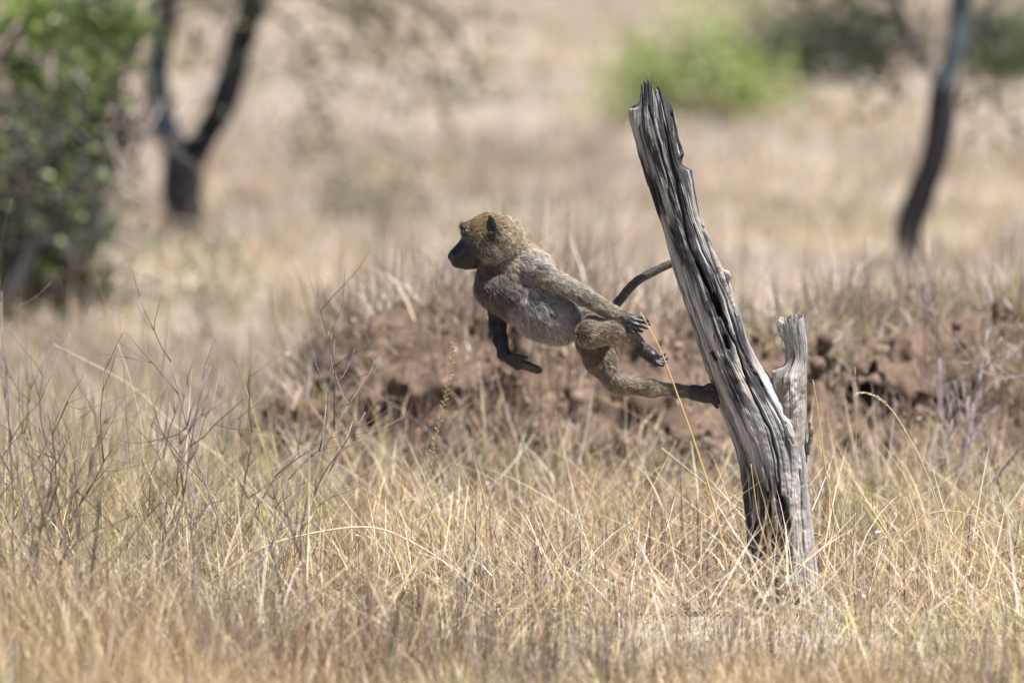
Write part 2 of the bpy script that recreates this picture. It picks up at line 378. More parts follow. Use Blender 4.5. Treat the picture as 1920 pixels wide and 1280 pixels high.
def wood_part(name, levels, nth, nlev, top_fn, parent, loc, yc, depth_k, seed, lump=.05, cracks=True, rot=False):
    lv = np.array(levels, float)
    py = np.interp(np.linspace(0, 1, nlev), np.linspace(0, 1, len(lv)), lv[:, 0])
    xl = np.interp(py[::1], lv[:, 0], lv[:, 1]) if lv[0, 0] < lv[-1, 0] else None
    xr = np.interp(py, lv[:, 0], lv[:, 2])
    th = np.linspace(0, 2 * np.pi, nth, endpoint=False)
    PY, TH = np.meshgrid(py, th, indexing='ij')
    # jagged end: each angle stops at its own height, so the level is remapped below it
    top = top_fn(TH[0])
    t = np.linspace(0, 1, nlev)[:, None]
    PY = top[None, :] + (py[-1] - top[None, :]) * t
    XL = np.interp(PY, lv[:, 0], lv[:, 1]); XR = np.interp(PY, lv[:, 0], lv[:, 2])
    # the body of the wood follows a smoothed outline; steps and broken edges stay local to the two sides
    yy_ = np.linspace(lv[0, 0] - 120, lv[-1, 0] + 120, 1200)
    ker = np.exp(-np.linspace(-3, 3, 121) ** 2 / 2); ker /= ker.sum()
    def sm(col_):
        v_ = np.interp(yy_, lv[:, 0], lv[:, col_])
        a_, b_ = (v_[:1] - 0), (v_[-1:])
        v_ = np.concatenate([np.repeat(a_, 60), v_, np.repeat(b_, 60)])
        return np.interp(PY, yy_, np.convolve(v_, ker, 'valid'))
    XLs, XRs = sm(1), sm(2)
    cosE = np.cos(TH)
    wl = smooth(.55, .97, -cosE); wr = smooth(.55, .97, cosE)
    XLm = XLs + (XL - XLs) * wl; XRm = XRs + (XR - XRs) * wr
    cxp = (XLs + XRs) / 2; rx = np.where(cosE < 0, cxp - XLm, XRm - cxp)
    rdep = (XRs - XLs) / 2
    ry = rdep * depth_k
    # lobes, grain ridges, fine grain (periodic in angle)
    gu = TH / (2 * np.pi)
    gu_ = gu + .005 * (2 * noise2(gu * 5, PY / 90, seed + 50, 5) - 1)
    r = 1 + lump * (2 * noise2(gu_ * 6, PY / 420, seed, 6) - 1) + lump * .6 * (2 * noise2(gu_ * 13, PY / 300, seed + 1, 13) - 1)
    r += .012 * (2 * noise2(gu_ * 40, PY / 240, seed + 2, 40) - 1) + .020 * (2 * noise2(gu_ * 110, PY / 130, seed + 3, 110) - 1) + .014 * (2 * noise2(gu * 60, PY / 6, seed + 4, 60) - 1) + .03 * (2 * noise2(gu * 20, PY / 18, seed + 5, 20) - 1)
    fiss = noise2(gu_ * 34, PY / 260, seed + 7, 34); fiss2 = noise2(gu_ * 75, PY / 170, seed + 8, 75)
    split = lambda n_, w_: 1 - smooth(0, w_, np.abs(n_ - .5))
    s1 = split(noise2(gu_ * 18, PY / 620, seed + 11, 18), .05) * smooth(.35, .55, noise2(gu_ * 9, PY / 120, seed + 12, 9))
    s2 = split(noise2(gu_ * 46, PY / 400, seed + 13, 46), .09) * smooth(.40, .6, noise2(gu_ * 14, PY / 60, seed + 14, 14))
    s3 = split(noise2(gu_ * 95, PY / 240, seed + 15, 95), .16)
    r -= .02 * smooth(.74, .92, fiss) + .02 * smooth(.76, .92, fiss2) + .11 * s1 + .055 * s2 + .018 * s3
    cosx, siny = np.cos(TH), np.sin(TH)
    edge = np.abs(cosx)                                   # keep the outline where it was measured
    r = 1 + (r - 1) * (1 - .45 * edge ** 4)
    px_ = cxp + rx * r * cosx
    if rot:
        m_ = np.exp(-((px_ - 1484) / 28) ** 2 - ((PY - 738) / 52) ** 2) * smooth(0, .4, -siny)
        r = r + m_ * (fbm2((px_ + PY * .4) / 22, PY / 34, 65, 4) - .5) * .75
    dep = np.zeros_like(px_)
    if cracks:
        front = smooth(-.05, .25, -siny)
        wig = 5 * (2 * noise2(px_ / 9, PY / 26, seed + 9) - 1)
        for poly, depth in CRACKS:
            if poly[0][0] < XL.min() - 40 or poly[0][0] > XR.max() + 40: continue
            d, wd = seg_dist(px_ + wig * .35, PY, poly)
            dep = np.maximum(dep, depth * np.exp(-(d / (wd * .62 + .5)) ** 2) * front)
    rxx = np.maximum(rx * r - dep * .30, 2); ryy = np.maximum(ry * r - dep, 2)
    Xp = cxp + rxx * cosx; Yd = ryy * siny
    V = np.stack([(Xp - 960) * PX, yc + Yd * PX, at(960, 640, 0)[2] + (640 - PY) * PX], -1)
    # inner wall and rotten core so the broken end is hollow
    inner = []
    for k, (f, dz) in enumerate(((.86, 2), (.6, 18), (.3, 34))):
        row = V[0].copy(); c = V[0].mean(0); row[:, :2] = c[:2] + (row[:, :2] - c[:2]) * f
        row[:, 2] -= (dz + 8 * noise2(gu[0] * 30, gu[0] * 0 + k, seed + 20, 30)) * PX
        inner.append(row)
    allV = np.concatenate([np.stack(inner[::-1]), V], 0)
    nl = len(allV)
    I = np.arange(nl - 1)[:, None] * nth; J = np.arange(nth)[None]; J2 = (J + 1) % nth
    Q = np.stack([I + J, I + nth + J, I + nth + J2, I + J2], -1).reshape(-1, 4)
    VV = allV.reshape(-1, 3)
    cen = allV[0].mean(0)[None]; VV = np.vstack([VV, cen]); ci = len(VV) - 1
    j = np.arange(nth)
    T = np.stack([np.full(nth, ci), j, (j + 1) % nth], -1)
    # colours: silvered grey, bleached ridges, blue black stains with their own shapes
    tone = fbm2(gu * 9, PY / 120, seed + 30, 3)
    base = np.array((.44, .425, .415)) * (.6 + .8 * tone)[..., None]
    tan = smooth(.5, .75, fbm2(gu * 5 + 3, PY / 100, seed + 31, 3))[..., None] * smooth(520, 760, PY)[..., None] * (1 - smooth(900, 1000, PY))[..., None]
    base = base * (1 - .6 * tan) + np.array((.38, .31, .25)) * .6 * tan
    st = np.zeros_like(PY)
    for (sx, sy, rx_, ry_, sk) in STAINS:
        u = (Xp - sx) - (PY - sy) * (-sk / 60.0) * -1 * -1 * 1.0
        u = (Xp - sx) - (PY - sy) * .30
        e = (u / rx_) ** 2 + ((PY - sy) / ry_) ** 2
        st = np.maximum(st, np.exp(-e * .6))
    st = st * (siny < .3) * smooth(.2, .55, noise2(gu * 60, PY / 60, seed + 40, 60) * .6 + .4 * noise2(gu * 150, PY / 35, seed + 41, 150)) 
    streak = smooth(.60, .8, noise2(gu * 48, PY / 95, seed + 42, 48)) * .38
    st = np.maximum(st, .9 * smooth(.60, .70, fbm2(gu * 22 + 5, PY / 75, seed + 44, 4)) * (PY < 720))
    st = np.clip(np.maximum(st * 2.2, streak), 0, .93)[..., None]
    base = base * (1 - st) + np.array((.016, .017, .023)) * st
    ck = np.clip(np.maximum(smooth(3, 9, dep), np.maximum(s1 * .9, s2 * .6)), 0, 1)[..., None]
    base = base * (1 - .8 * ck)
    if rot:
        rm = (np.exp(-((Xp - 1484) / 26) ** 2 - ((PY - 742) / 50) ** 2) * smooth(.3, .6, fbm2((Xp + PY * .4) / 16, PY / 30, 66, 3)))[..., None]
        base = base * (1 - rm) + np.array((.21, .15, .10)) * rm
    inn = np.tile(np.array((.16, .13, .11)), (3 * nth, 1))
    C = np.vstack([inn, base.reshape(-1, 3), inn[:1]])
    gu3 = np.concatenate([np.tile(gu[0], 3), gu.ravel(), [0]]); gv3 = np.concatenate([np.zeros(3 * nth), (PY * PX).ravel(), [0]])
    scale = np.concatenate([np.full(3 * nth, .3), (np.full_like(PY, .3)).ravel(), [.3]])
    # fold the angle so the noise has no seam
    guf = np.abs(gu3 - .25); guf = np.minimum(guf, 1 - guf)
    return mesh_obj(name, VV, [Q, T], M_wood, parent, loc, C, True, {'grain_u': guf * .45 + .07 * np.sign(gu3 - .25), 'grain_v': gv3})

st_loc = np.array(((1465 - 960) * PX, 0, 0))
stump = thing('dead_stump', 'leaning grey weathered dead tree stump with a jagged broken top, beside the leaping baboon', 'stump', st_loc)
TR = [(135, 1193, 1240), (165, 1192, 1246), (189, 1193, 1256), (200, 1193, 1260), (204, 1179, 1262), (226, 1181, 1267), (261, 1190, 1275), (290, 1197, 1283), (294, 1198, 1281), (300, 1200, 1275), (314, 1204, 1283), (318, 1205, 1297), (332, 1209, 1299), (354, 1217, 1303), (379, 1225, 1307),
      (408, 1236, 1312), (412, 1238, 1318), (432, 1244, 1323), (464, 1252, 1337), (500, 1261, 1354), (512, 1264, 1364), (545, 1275, 1373), (590, 1290, 1389), (640, 1306, 1403), (680, 1319, 1424), (710, 1330, 1446), (740, 1341, 1470), (770, 1352, 1490), (800, 1364, 1506), (830, 1375, 1514), (870, 1386, 1517),
      (930, 1394, 1520), (1000, 1400, 1527), (1060, 1404, 1532), (1110, 1409, 1540), (1150, 1413, 1554), (1190, 1412, 1572)]
def trunk_top(th):
    u = -np.cos(th)                          # -1 right edge .. 1 left edge
    front = -np.sin(th)
    y = np.interp(u, [-1, -.72, -.5, -.42, -.25, 0, .08, .3, .45, .6, .68, .8, 1], [196, 176, 164, 168, 178, 160, 140, 158, 152, 154, 174, 197, 203])
    y = y + 9 * (2 * noise2(th * 9, th * 0, 77) - 1) + 7 * (2 * noise2(th * 40, th * 0 + 3, 78) - 1)
    y = y + np.where(front < -.1, 14, 0)
    return y
wood_part('trunk', TR, 420, 620, trunk_top, stump, st_loc, 0.0, .86, 100, .014)
SL = [(588, 1461, 1508), (605, 1459, 1511), (628, 1461, 1513), (638, 1470, 1514), (660, 1474, 1515), (684, 1472, 1513), (692, 1450, 1513), (730, 1446, 1513), (770, 1452, 1513), (820, 1450, 1512), (880, 1452, 1508), (930, 1456, 1502)]
def stub_top(th):
    u = -np.cos(th)
    return 596 + 6 * u + 9 * (2 * noise2(th * 6, th * 0, 87) - 1) + 6 * (2 * noise2(th * 22, th * 0, 88) - 1)
stub = wood_part('branch_stub', SL, 170, 220, stub_top, stump, st_loc, -.014, .95, 200, .07, rot=True)
def wood_chunk(name, pts, rad, seed, col=(.40, .37, .34), yoff=0, seg=14, flat=.6):
    P = catmull([((x - 960) * PX, yoff + y * PX, at(960, 640, 0)[2] + (640 - z) * PX) for (x, z, y) in pts], 18)
    R = np.interp(np.linspace(0, 1, 18), np.linspace(0, 1, len(rad)), rad) * PX
    T_ = Tubes(); T_.tube(P, R, seg, np.array(col) * .85, .14, seed)
    o = T_.build(name, M_barkgrey, stump, st_loc)
    return o
M_barkgrey = colmat('grey_bark', .8, .2, 60, .55, .9)
wood_chunk('bark_flake', [(1466, 594, -20), (1464, 606, -22), (1467, 622, -22), (1474, 636, -18)], [4, 7, 8, 3], 5, (.37, .35, .34))
wood_chunk('bark_flake', [(1518, 788, -20), (1521, 805, -22), (1518, 830, -20), (1515, 852, -18)], [3, 5, 4, 2.5], 6, (.25, .22, .20))
wood_chunk('knot', [(1449, 697, -16), (1458, 698, -22), (1468, 702, -18)], [5, 7, 5], 7, (.33, .27, .22))
wood_chunk('splinter', [(1360, 508, -14), (1363, 512, -18), (1366, 520, -16), (1362, 532, -10)], [3, 6, 5, 3], 12, (.52, .48, .45))
wood_chunk('splinter', [(1314, 410, -12), (1317, 420, -14), (1316, 430, -12)], [2, 4.5, 3], 14, (.40, .37, .36))
wood_chunk('splinter', [(1328, 452, -18), (1338, 480, -24), (1352, 515, -26), (1364, 550, -24), (1378, 590, -18), (1388, 630, -6)], [2, 5, 6, 6, 6, 2], 15, (.34, .31, .29))
wood_chunk('root_flare', [(1530, 1105, -30), (1546, 1142, -50), (1572, 1172, -60), (1590, 1196, -64)], [13, 13, 12, 8], 17, (.45, .42, .39))

# ------------------------------------------------------------------ baboon: one continuous body grown from blended limbs
P_ = []      # primitives: a, b, ra, rb, k, region, flow
def cap(a, b, ra, rb, k, reg, flow=None, ys=1.0):
    a, b = np.array(a, float), np.array(b, float)
    if flow is None: flow = b - a
    P_.append(dict(t='c', a=a, b=b, ra=ra, rb=rb, k=k, reg=reg, flow=np.array(flow, float), ys=ys))
def ell(c, r, rot, k, reg, flow):
    """Ellipsoid: centre, three radii, turn in the picture plane (degrees, clockwise on the photo)."""
    P_.append(dict(t='e', c=np.array(c, float), r=np.array(r, float), rot=math.radians(rot), k=k, reg=reg, flow=np.array(flow, float)))
# coordinates are (photo x, photo y, depth) in photo pixels; depth grows away from the lens
# torso
ell((951, 541, 4), (50, 46, 44), 38, 1, 'chest', (.5, .7, 0))
ell((1010, 580, 0), (74, 49, 48), 33, 24, 'belly', (.55, .8, 0))
ell((1048, 597, 8), (38, 38, 40), 25, 20, 'belly', (.7, .5, 0))
ell((1114, 612, 34), (36, 31, 34), 20, 12, 'rump', (.8, .2, 0))
cap((968, 497, 8), (1000, 512, 10), 31, 36, 16, 'mantle', (.9, .5, 0))
cap((1010, 532, 28), (1104, 594, 24), 32, 26, 10, 'back', (.9, .5, 0))
cap((935, 472, 2), (964, 502, 4), 31, 35, 14, 'neck', (.8, .6, 0))
cap((958, 456, 0), (1000, 492, 4), 22, 24, 14, 'nape', (.85, .5, 0))
cap((914, 496, -2), (925, 536, 2), 20, 32, 14, 'throat', (.1, 1, 0))
# left arm, swung back along the top of the body
ell((1008, 509, -20), (42, 22, 24), 28, 10, 'shoulder', (.9, .45, 0))
cap((1018, 513, -36), (1090, 550, -40), 20, 15.5, 4, 'arm')
cap((1090, 550, -40), (1130, 573, -50), 15.5, 12.5, 5, 'forearm')
cap((1130, 573, -50), (1166, 591, -58), 12.5, 9.5, 5, 'forearm')
cap((1163, 590, -58), (1184, 598, -58), 10, 10, 5, 'hand')
cap((1170, 598, -58), (1186, 606, -60), 8, 8, 4, 'hand')
for i_, ((x0, y0), (x1, y1), (x2, y2), dz) in enumerate((((1184, 592), (1201, 592), (1215, 600), -58), ((1185, 597), (1203, 600), (1217, 606), -63), ((1183, 603), (1199, 608), (1212, 613), -66), ((1179, 609), (1192, 614), (1203, 619), -66))):
    cap((x0, y0, dz), (x1, y1, dz), 4.3, 3.7, 2.2, 'finger'); cap((x1, y1, dz), (x2, y2, dz + 3), 3.7, 2.8, 1.5, 'finger')
cap((1170, 602, -62), (1178, 614, -66), 4.5, 3.8, 2.5, 'finger'); cap((1178, 614, -66), (1186, 620, -68), 3.7, 2.7, 1.5, 'finger')
# right arm, hanging below the chest
cap((930, 556, 30), (933, 606, 26), 19, 15, 12, 'shadedarm')
cap((933, 606, 26), (938, 636, 22), 15, 12.5, 6, 'shadedarm')
cap((938, 636, 22), (945, 662, 16), 12.5, 10.5, 6, 'shadedarm')
cap((944, 663, 16), (972, 682, 12), 12, 12.5, 5, 'hand')
cap((958, 668, 10), (974, 676, 6), 8, 8, 4, 'hand')
cap((956, 666, 4), (972, 668, 0), 5, 4.2, 3, 'finger'); cap((972, 668, 0), (988, 670, -3), 4.1, 2.8, 1.5, 'finger')
for i_, (dy, dz, L) in enumerate(((-5.5, 0, .92), (-1, 6, 1.0), (4.0, 12, .97), (8.5, 18, .84))):
    x0, y0 = 974, 681 + dy * .7; x1, y1 = x0 + 20 * L, y0 + 6 * L; x2, y2 = x1 + 20 * L, y1 + 7 * L + 1
    cap((x0, y0, dz + 2), (x1, y1, dz), 5.2, 4.6, 2.2, 'finger'); cap((x1, y1, dz), (x2, y2, dz - 1), 4.6, 3.5, 1.5, 'finger')
# left leg, folded: knee to the left, shin running back
cap((1122, 612, 10), (1106, 623, -54), 30, 22, 10, 'thigh', (1, .1, 0))
cap((1104, 623, -54), (1150, 619, -48), 22.5, 24, 8, 'shin', (1, 0, 0))
cap((1150, 619, -48), (1180, 624, -42), 24, 15, 8, 'shin', (1, .1, 0))
cap((1182, 624, -40), (1206, 652, -40), 14.5, 11, 6, 'ankle')
cap((1204, 652, -40), (1224, 668, -42), 13, 12.5, 5, 'foot')
for (x1, y1, x2, y2, dz) in ((1236, 668, 1246, 664, -36), (1238, 673, 1250, 672, -42), (1236, 677, 1248, 679, -48), (1232, 680, 1243, 684, -53)):
    cap((1223, 669 + (y1 - 674) * .45, (dz - 44) / 2), (x1, y1, dz), 5, 4.2, 2.2, 'finger'); cap((x1, y1, dz), (x2, y2 - 1, dz), 4.1, 3, 1.5, 'finger')
cap((1211, 661, -34), (1222, 676, -30), 5.5, 4.6, 3, 'finger'); cap((1222, 676, -30), (1230, 683, -32), 4.5, 3.4, 1.5, 'finger')
# right leg, pushing off the stump
cap((1113, 638, 34), (1126, 672, 28), 32, 28, 14, 'thigh')
cap((1126, 672, 28), (1154, 712, 18), 28, 20, 10, 'thigh')
cap((1155, 713, 18), (1172, 721, 14), 19, 16, 8, 'shin', (1, .1, 0))
cap((1172, 721, 14), (1220, 728, 8), 16, 13, 8, 'shin')
cap((1220, 728, 8), (1268, 732, 2), 13, 9, 8, 'shin')
cap((1268, 732, 2), (1302, 735, 0), 11.5, 11, 6, 'ankle')
cap((1303, 736, 0), (1326, 740, 0), 14.5, 16.5, 5, 'foot')
for (x1, y1, x2, y2, dz) in ((1336, 726, 1341, 731, -12), (1341, 737, 1345, 744, -15), (1342, 747, 1347, 755, -16), (1338, 753, 1345, 763, -12)):
    cap((1326, 738 + (y1 - 740) * .6, dz * .4), (x1, y1, dz), 6, 5, 2.5, 'finger'); cap((x1, y1, dz), (x2, y2, dz - 3), 4.8, 3.6, 1.5, 'finger')
cap((1318, 730, -6), (1330, 722, -16), 6, 5, 3, 'finger'); cap((1330, 722, -16), (1336, 720, -22), 4.6, 3.4, 1.5, 'finger')
# tail, passing behind the stump
tp = catmull([(1118, 588, 44), (1150, 578, 56), (1176, 548, 66), (1198, 527, 72), (1226, 512, 80), (1254, 499, 88), (1285, 490, 96), (1312, 486, 100)], 15)
for q0, q1, f in zip(tp[:-1], tp[1:], np.linspace(0, 1, 14)):
    cap(q0, q1, 8.2 - 1.6 * f, 8.1 - 1.6 * f, .4 if f else 10, 'tail')
# head, in profile
HY = -6
ell((928, 437, HY), (47, 36, 34), 14, 12, 'crown', (1, .25, 0))
ell((944, 441, HY), (33, 31, 32), 20, 12, 'nape', (.9, .35, 0))
ell((902, 440, HY), (36, 28, 31), 0, 10, 'crown', (.9, -.1, 0))
cap((881, 427, HY), (908, 424, HY), 12.5, 22, 8, 'crown', (1, -.3, 0), 1.0)
ell((940, 455, HY), (33, 29, 33), 20, 14, 'cheekback', (.85, .55, 0))
cap((892, 463, HY), (862, 482, HY), 28, 17.5, 12, 'face', (1, .1, 0), 1.08)
cap((884, 452, HY), (853, 477, HY), 17, 11, 6, 'face', (1, .1, 0))
cap((853, 476, HY), (847, 481, HY), 8.5, 7.5, 4, 'face', (1, .1, 0))
cap((858, 489, HY), (884, 488, HY), 12, 17, 6, 'face', (1, .1, 0), 1.1)
cap((858, 492, HY), (874, 495, HY), 9, 10, 5, 'face', (1, .1, 0))
for sg in (-1, 1):
    ell((869, 425, HY + sg * 11), (8, 4.5, 10), 20, 9, 'brow', (.8, -.5, 0))
    ell((872, 436, HY + sg * 16), (10, 7.5, 8), 10, 5, 'eyeskin', (1, 0, 0))
    ell((911, 467, HY + sg * 22), (24, 19, 13), 28, 12, 'cheek', (.85, .55, 0))
    ell((922, 424, HY + sg * 44), (10, 18.5, 3.6), -10, 3, 'ear', (.5, -.5, 0))
    ell((923, 440, HY + sg * 38), (7, 9, 8), -10, 4, 'ear', (.5, -.5, 0))
    cap((921, 410, HY + sg * 45), (919, 404, HY + sg * 46), 5, 3.4, 3, 'ear', (0, -1, 0))
SUBS = [((864, 434, HY - 24), 6, 4), ((864, 434, HY + 24), 6, 4), ((842, 479, HY - 5), 2.2, 1.2), ((842, 479, HY + 5), 2.2, 1.2), ((920, 428, HY - 50), 7, 2), ((920, 428, HY + 50), 7, 2)]
MOUTH = [((845, 489, HY), (879, 487, HY - 16)), ((845, 489, HY), (879, 487, HY + 16))]

def prim_d(p, Q):
    if p['t'] == 'c':
        a, b = p['a'], p['b']; ab = b - a
        A = Q - a
        if p['ys'] != 1: A = A * np.array((1, 1, 1 / p['ys']), np.float32); 
        t = np.clip((A @ ab) / (ab @ ab), 0, 1)
        d = np.sqrt(((A - t[..., None] * ab) ** 2).sum(-1))
        return d - (p['ra'] + (p['rb'] - p['ra']) * t)
    c, s = math.cos(p['rot']), math.sin(p['rot'])
    A = Q - p['c']
    u = np.stack([(A[..., 0] * c + A[..., 1] * s) / p['r'][0], (-A[..., 0] * s + A[..., 1] * c) / p['r'][1], A[..., 2] / p['r'][2]], -1)
    k0 = np.sqrt((u ** 2).sum(-1)); k1 = np.sqrt(((u / p['r']) ** 2).sum(-1)) + 1e-9
    return k0 * (k0 - 1) / k1

VX = 1.5
lo = np.array((826., 374., -104.)); hi = np.array((1362., 778., 122.))
dims = np.ceil((hi - lo) / VX).astype(int)
F = np.full(dims, 40.0, np.float32)
for p in P_:
    if p['t'] == 'c':
        r = max(p['ra'], p['rb']) * max(1, p['ys']); pl, ph = np.minimum(p['a'], p['b']) - r, np.maximum(p['a'], p['b']) + r
    else:
        r = p['r'].max(); pl, ph = p['c'] - r, p['c'] + r
    mg = p['k'] + 8
    i0 = np.clip(np.floor((pl - mg - lo) / VX).astype(int), 0, dims); i1 = np.clip(np.ceil((ph + mg - lo) / VX).astype(int) + 1, 0, dims)
    g = np.stack(np.meshgrid(*[lo[k] + VX * np.arange(i0[k], i1[k]) for k in range(3)], indexing='ij'), -1).astype(np.float32)
    d = prim_d(p, g).astype(np.float32)
    sl = tuple(slice(i0[k], i1[k]) for k in range(3)); f = F[sl]; k_ = p['k']
    h = np.maximum(k_ - np.abs(f - d), 0) / k_
    F[sl] = np.minimum(f, d) - h * h * k_ * .25
def carve(c, r, k_, fn):
    i0 = np.clip(np.floor((np.array(c) - r - lo) / VX).astype(int), 0, dims); i1 = np.clip(np.ceil((np.array(c) + r - lo) / VX).astype(int), 0, dims)
    g = np.stack(np.meshgrid(*[lo[k] + VX * np.arange(i0[k], i1[k]) for k in range(3)], indexing='ij'), -1).astype(np.float32)
    sl = tuple(slice(i0[k], i1[k]) for k in range(3)); f = F[sl]; d = -fn(g).astype(np.float32)
    h = np.maximum(k_ - np.abs(f - d), 0) / k_
    F[sl] = np.maximum(f, d) + h * h * k_ * .25
for c, r, k_ in SUBS:
    carve(c, r + 8, k_, lambda g: np.sqrt(((g - np.array(c)) ** 2).sum(-1)) - r)
for a_, b_ in MOUTH:
    m_ = dict(t='c', a=np.array(a_, float), b=np.array(b_, float), ra=1.3, rb=1.0, ys=1.0)
    carve((np.array(a_) + np.array(b_)) / 2, 34, 1.2, lambda g: prim_d(m_, g))

def surface_nets(F):
    ins = F < 0
    n0, n1, n2 = F.shape
    cnt = np.zeros((n0 - 1, n1 - 1, n2 - 1), np.int8)
    for a in (0, 1):
        for b in (0, 1):
            for c in (0, 1): cnt += ins[a:n0 - 1 + a, b:n1 - 1 + b, c:n2 - 1 + c]
    act = (cnt > 0) & (cnt < 8)
    ci = np.argwhere(act); idx = np.full(act.shape, -1, np.int32); idx[act] = np.arange(len(ci))
    pos = np.zeros((len(ci), 3)); num = np.zeros(len(ci))
    cor = [(a, b, c) for a in (0, 1) for b in (0, 1) for c in (0, 1)]
    vals = {c: F[ci[:, 0] + c[0], ci[:, 1] + c[1], ci[:, 2] + c[2]] for c in cor}
    for c0 in cor:
        for ax in range(3):
            if c0[ax]: continue
            c1 = tuple(v + (1 if k == ax else 0) for k, v in enumerate(c0))
            v0, v1 = vals[c0], vals[c1]; m = (v0 < 0) != (v1 < 0)
            t = v0[m] / (v0[m] - v1[m])
            q = np.tile(np.array(c0, float), (m.sum(), 1)); q[:, ax] += t
            pos[m] += q; num[m] += 1
    V = ci + pos / num[:, None]
    Qs = []
    for ax in range(3):
        o1, o2 = (ax + 1) % 3, (ax + 2) % 3
        a = [slice(None)] * 3; b = [slice(None)] * 3; a[ax] = slice(0, -1); b[ax] = slice(1, None)
        s0, s1 = ins[tuple(a)], ins[tuple(b)]
        e = np.argwhere(s0 != s1)
        e = e[(e[:, o1] > 0) & (e[:, o2] > 0) & (e[:, o1] < F.shape[o1] - 1) & (e[:, o2] < F.shape[o2] - 1)]
        fl = s0[e[:, 0], e[:, 1], e[:, 2]]
        q = []
        for d1, d2 in ((-1, -1), (0, -1), (0, 0), (-1, 0)):
            f = e.copy(); f[:, o1] += d1; f[:, o2] += d2; q.append(idx[f[:, 0], f[:, 1], f[:, 2]])
        q = np.stack(q, -1); q[~fl] = q[~fl][:, ::-1]
        Qs.append(q)
    return V, np.vstack(Qs)
bV, bQ = surface_nets(F)
bV = lo + bV * VX                      # photo px x, y, depth
# Laplacian smoothing, light
nb = np.concatenate([bQ[:, [0, 1]], bQ[:, [1, 2]], bQ[:, [2, 3]], bQ[:, [3, 0]]])
deg = np.bincount(nb.ravel(), minlength=len(bV))[:, None]
for _ in range(2):
    acc = np.zeros_like(bV)
    for k in range(3):
        acc[:, k] = np.bincount(nb[:, 0], bV[nb[:, 1], k], len(bV)) + np.bincount(nb[:, 1], bV[nb[:, 0], k], len(bV))
    bV = bV * .5 + .5 * acc / deg

REG = {  # skin colour, fur length (px), fur colours base / tip, density, lift
    'chest': ((.05, .04, .036), 16, (.10, .085, .078), (.20, .17, .155), 1, .3),
    'belly': ((.05, .04, .035), 18, (.07, .06, .055), (.47, .42, .395), 1, .22),
    'rump': ((.05, .035, .03), 11, (.09, .065, .045), (.24, .18, .12), 1, .28),
    'mantle': ((.06, .05, .04), 17, (.14, .115, .09), (.58, .50, .42), 1.1, .35),
    'back': ((.05, .042, .035), 14, (.12, .10, .08), (.32, .27, .20), 1, .3),
    'neck': ((.06, .05, .04), 15, (.15, .115, .085), (.48, .40, .30), 1.2, .4),
    'throat': ((.07, .05, .047), 14, (.09, .065, .055), (.20, .155, .135), .9, .35),
    'shoulder': ((.06, .05, .04), 13, (.15, .13, .12), (.60, .54, .50), 1, .3),
    'arm': ((.05, .042, .035), 11, (.16, .135, .115), (.48, .42, .34), 1, .28),
    'forearm': ((.04, .035, .03), 10, (.08, .07, .055), (.42, .37, .26), 1.1, .28),
    'shadedarm': ((.008, .008, .011), 6, (.012, .012, .015), (.04, .04, .044), .9, .2),  # right arm's skin and fur blackened to stand for the chest's shadow
    'hand': ((.014, .014, .018), 4, (.015, .015, .018), (.04, .036, .034), .25, .2),
    'finger': ((.014, .014, .018), 0, (.02, .02, .02), (.03, .03, .03), 0, .2),
    'thigh': ((.06, .048, .04), 10, (.12, .09, .068), (.32, .25, .19), 1, .26),
    'shin': ((.06, .048, .04), 10, (.18, .135, .10), (.46, .37, .28), 1, .28),
    'ankle': ((.03, .026, .025), 6, (.08, .062, .055), (.24, .19, .16), .8, .22),
    'foot': ((.010, .010, .012), 3, (.015, .015, .015), (.02, .02, .02), .2, .2),
    'tail': ((.045, .036, .03), 5, (.09, .075, .065), (.24, .20, .165), 1, .25),
    'crown': ((.045, .035, .025), 9, (.085, .06, .038), (.42, .30, .17), 1.2, .2),
    'nape': ((.06, .05, .04), 14, (.15, .115, .085), (.62, .50, .37), 1.1, .28),
    'cheekback': ((.06, .05, .04), 15, (.14, .115, .085), (.60, .51, .39), 1.1, .3),
    'cheek': ((.022, .020, .020), 12, (.07, .062, .05), (.38, .335, .27), 1, .25),
    'brow': ((.009, .009, .011), 6, (.06, .045, .028), (.24, .18, .11), .9, .2),
    'face': ((.0065, .0075, .012), 0, (.02, .02, .02), (.02, .02, .02), 0, .2),
    'eyeskin': ((.007, .007, .010), 0, (.02, .02, .02), (.02, .02, .02), 0, .2),
    'ear': ((.007, .007, .009), 0, (.02, .02, .02), (.03, .03, .03), 0, .2),
}
names = [p['reg'] for p in P_]
def blend(Q):
    """Weighted region properties at points Q: skin, length, base, tip, density, lift, flow."""
    Dm = np.stack([prim_d(p, Q) for p in P_], 1)
    Dm = Dm - Dm.min(1, keepdims=True)
    soft = np.array([2.0 if r in ('face', 'eyeskin', 'ear', 'finger', 'hand', 'foot', 'brow') else 5.0 for r in names])
    W = np.exp(-Dm / soft); W /= W.sum(1, keepdims=True)
    g = lambda i_: np.array([REG[r][i_] for r in names], float)
    fl = np.stack([p['flow'] / (np.linalg.norm(p['flow']) + 1e-9) for p in P_])
    return W @ g(0), W @ g(1), W @ g(2), W @ g(3), W @ g(4), W @ g(5), W @ fl

def to_world(Q):
    """(photo x, photo y, depth px) to metres at the stump's distance."""
    z0 = at(960, 640, 0)[2]
    return np.stack([(Q[:, 0] - 960) * PX, Q[:, 2] * PX, z0 + (640 - Q[:, 1]) * PX], -1)
bab_loc = np.array(((1020 - 960) * PX, 0, at(960, 580, 0)[2]))
bab = thing('baboon', 'young olive brown baboon leaping leftward off the grey stump, one foot still on it', 'baboon', bab_loc)
sk = blend(bV)
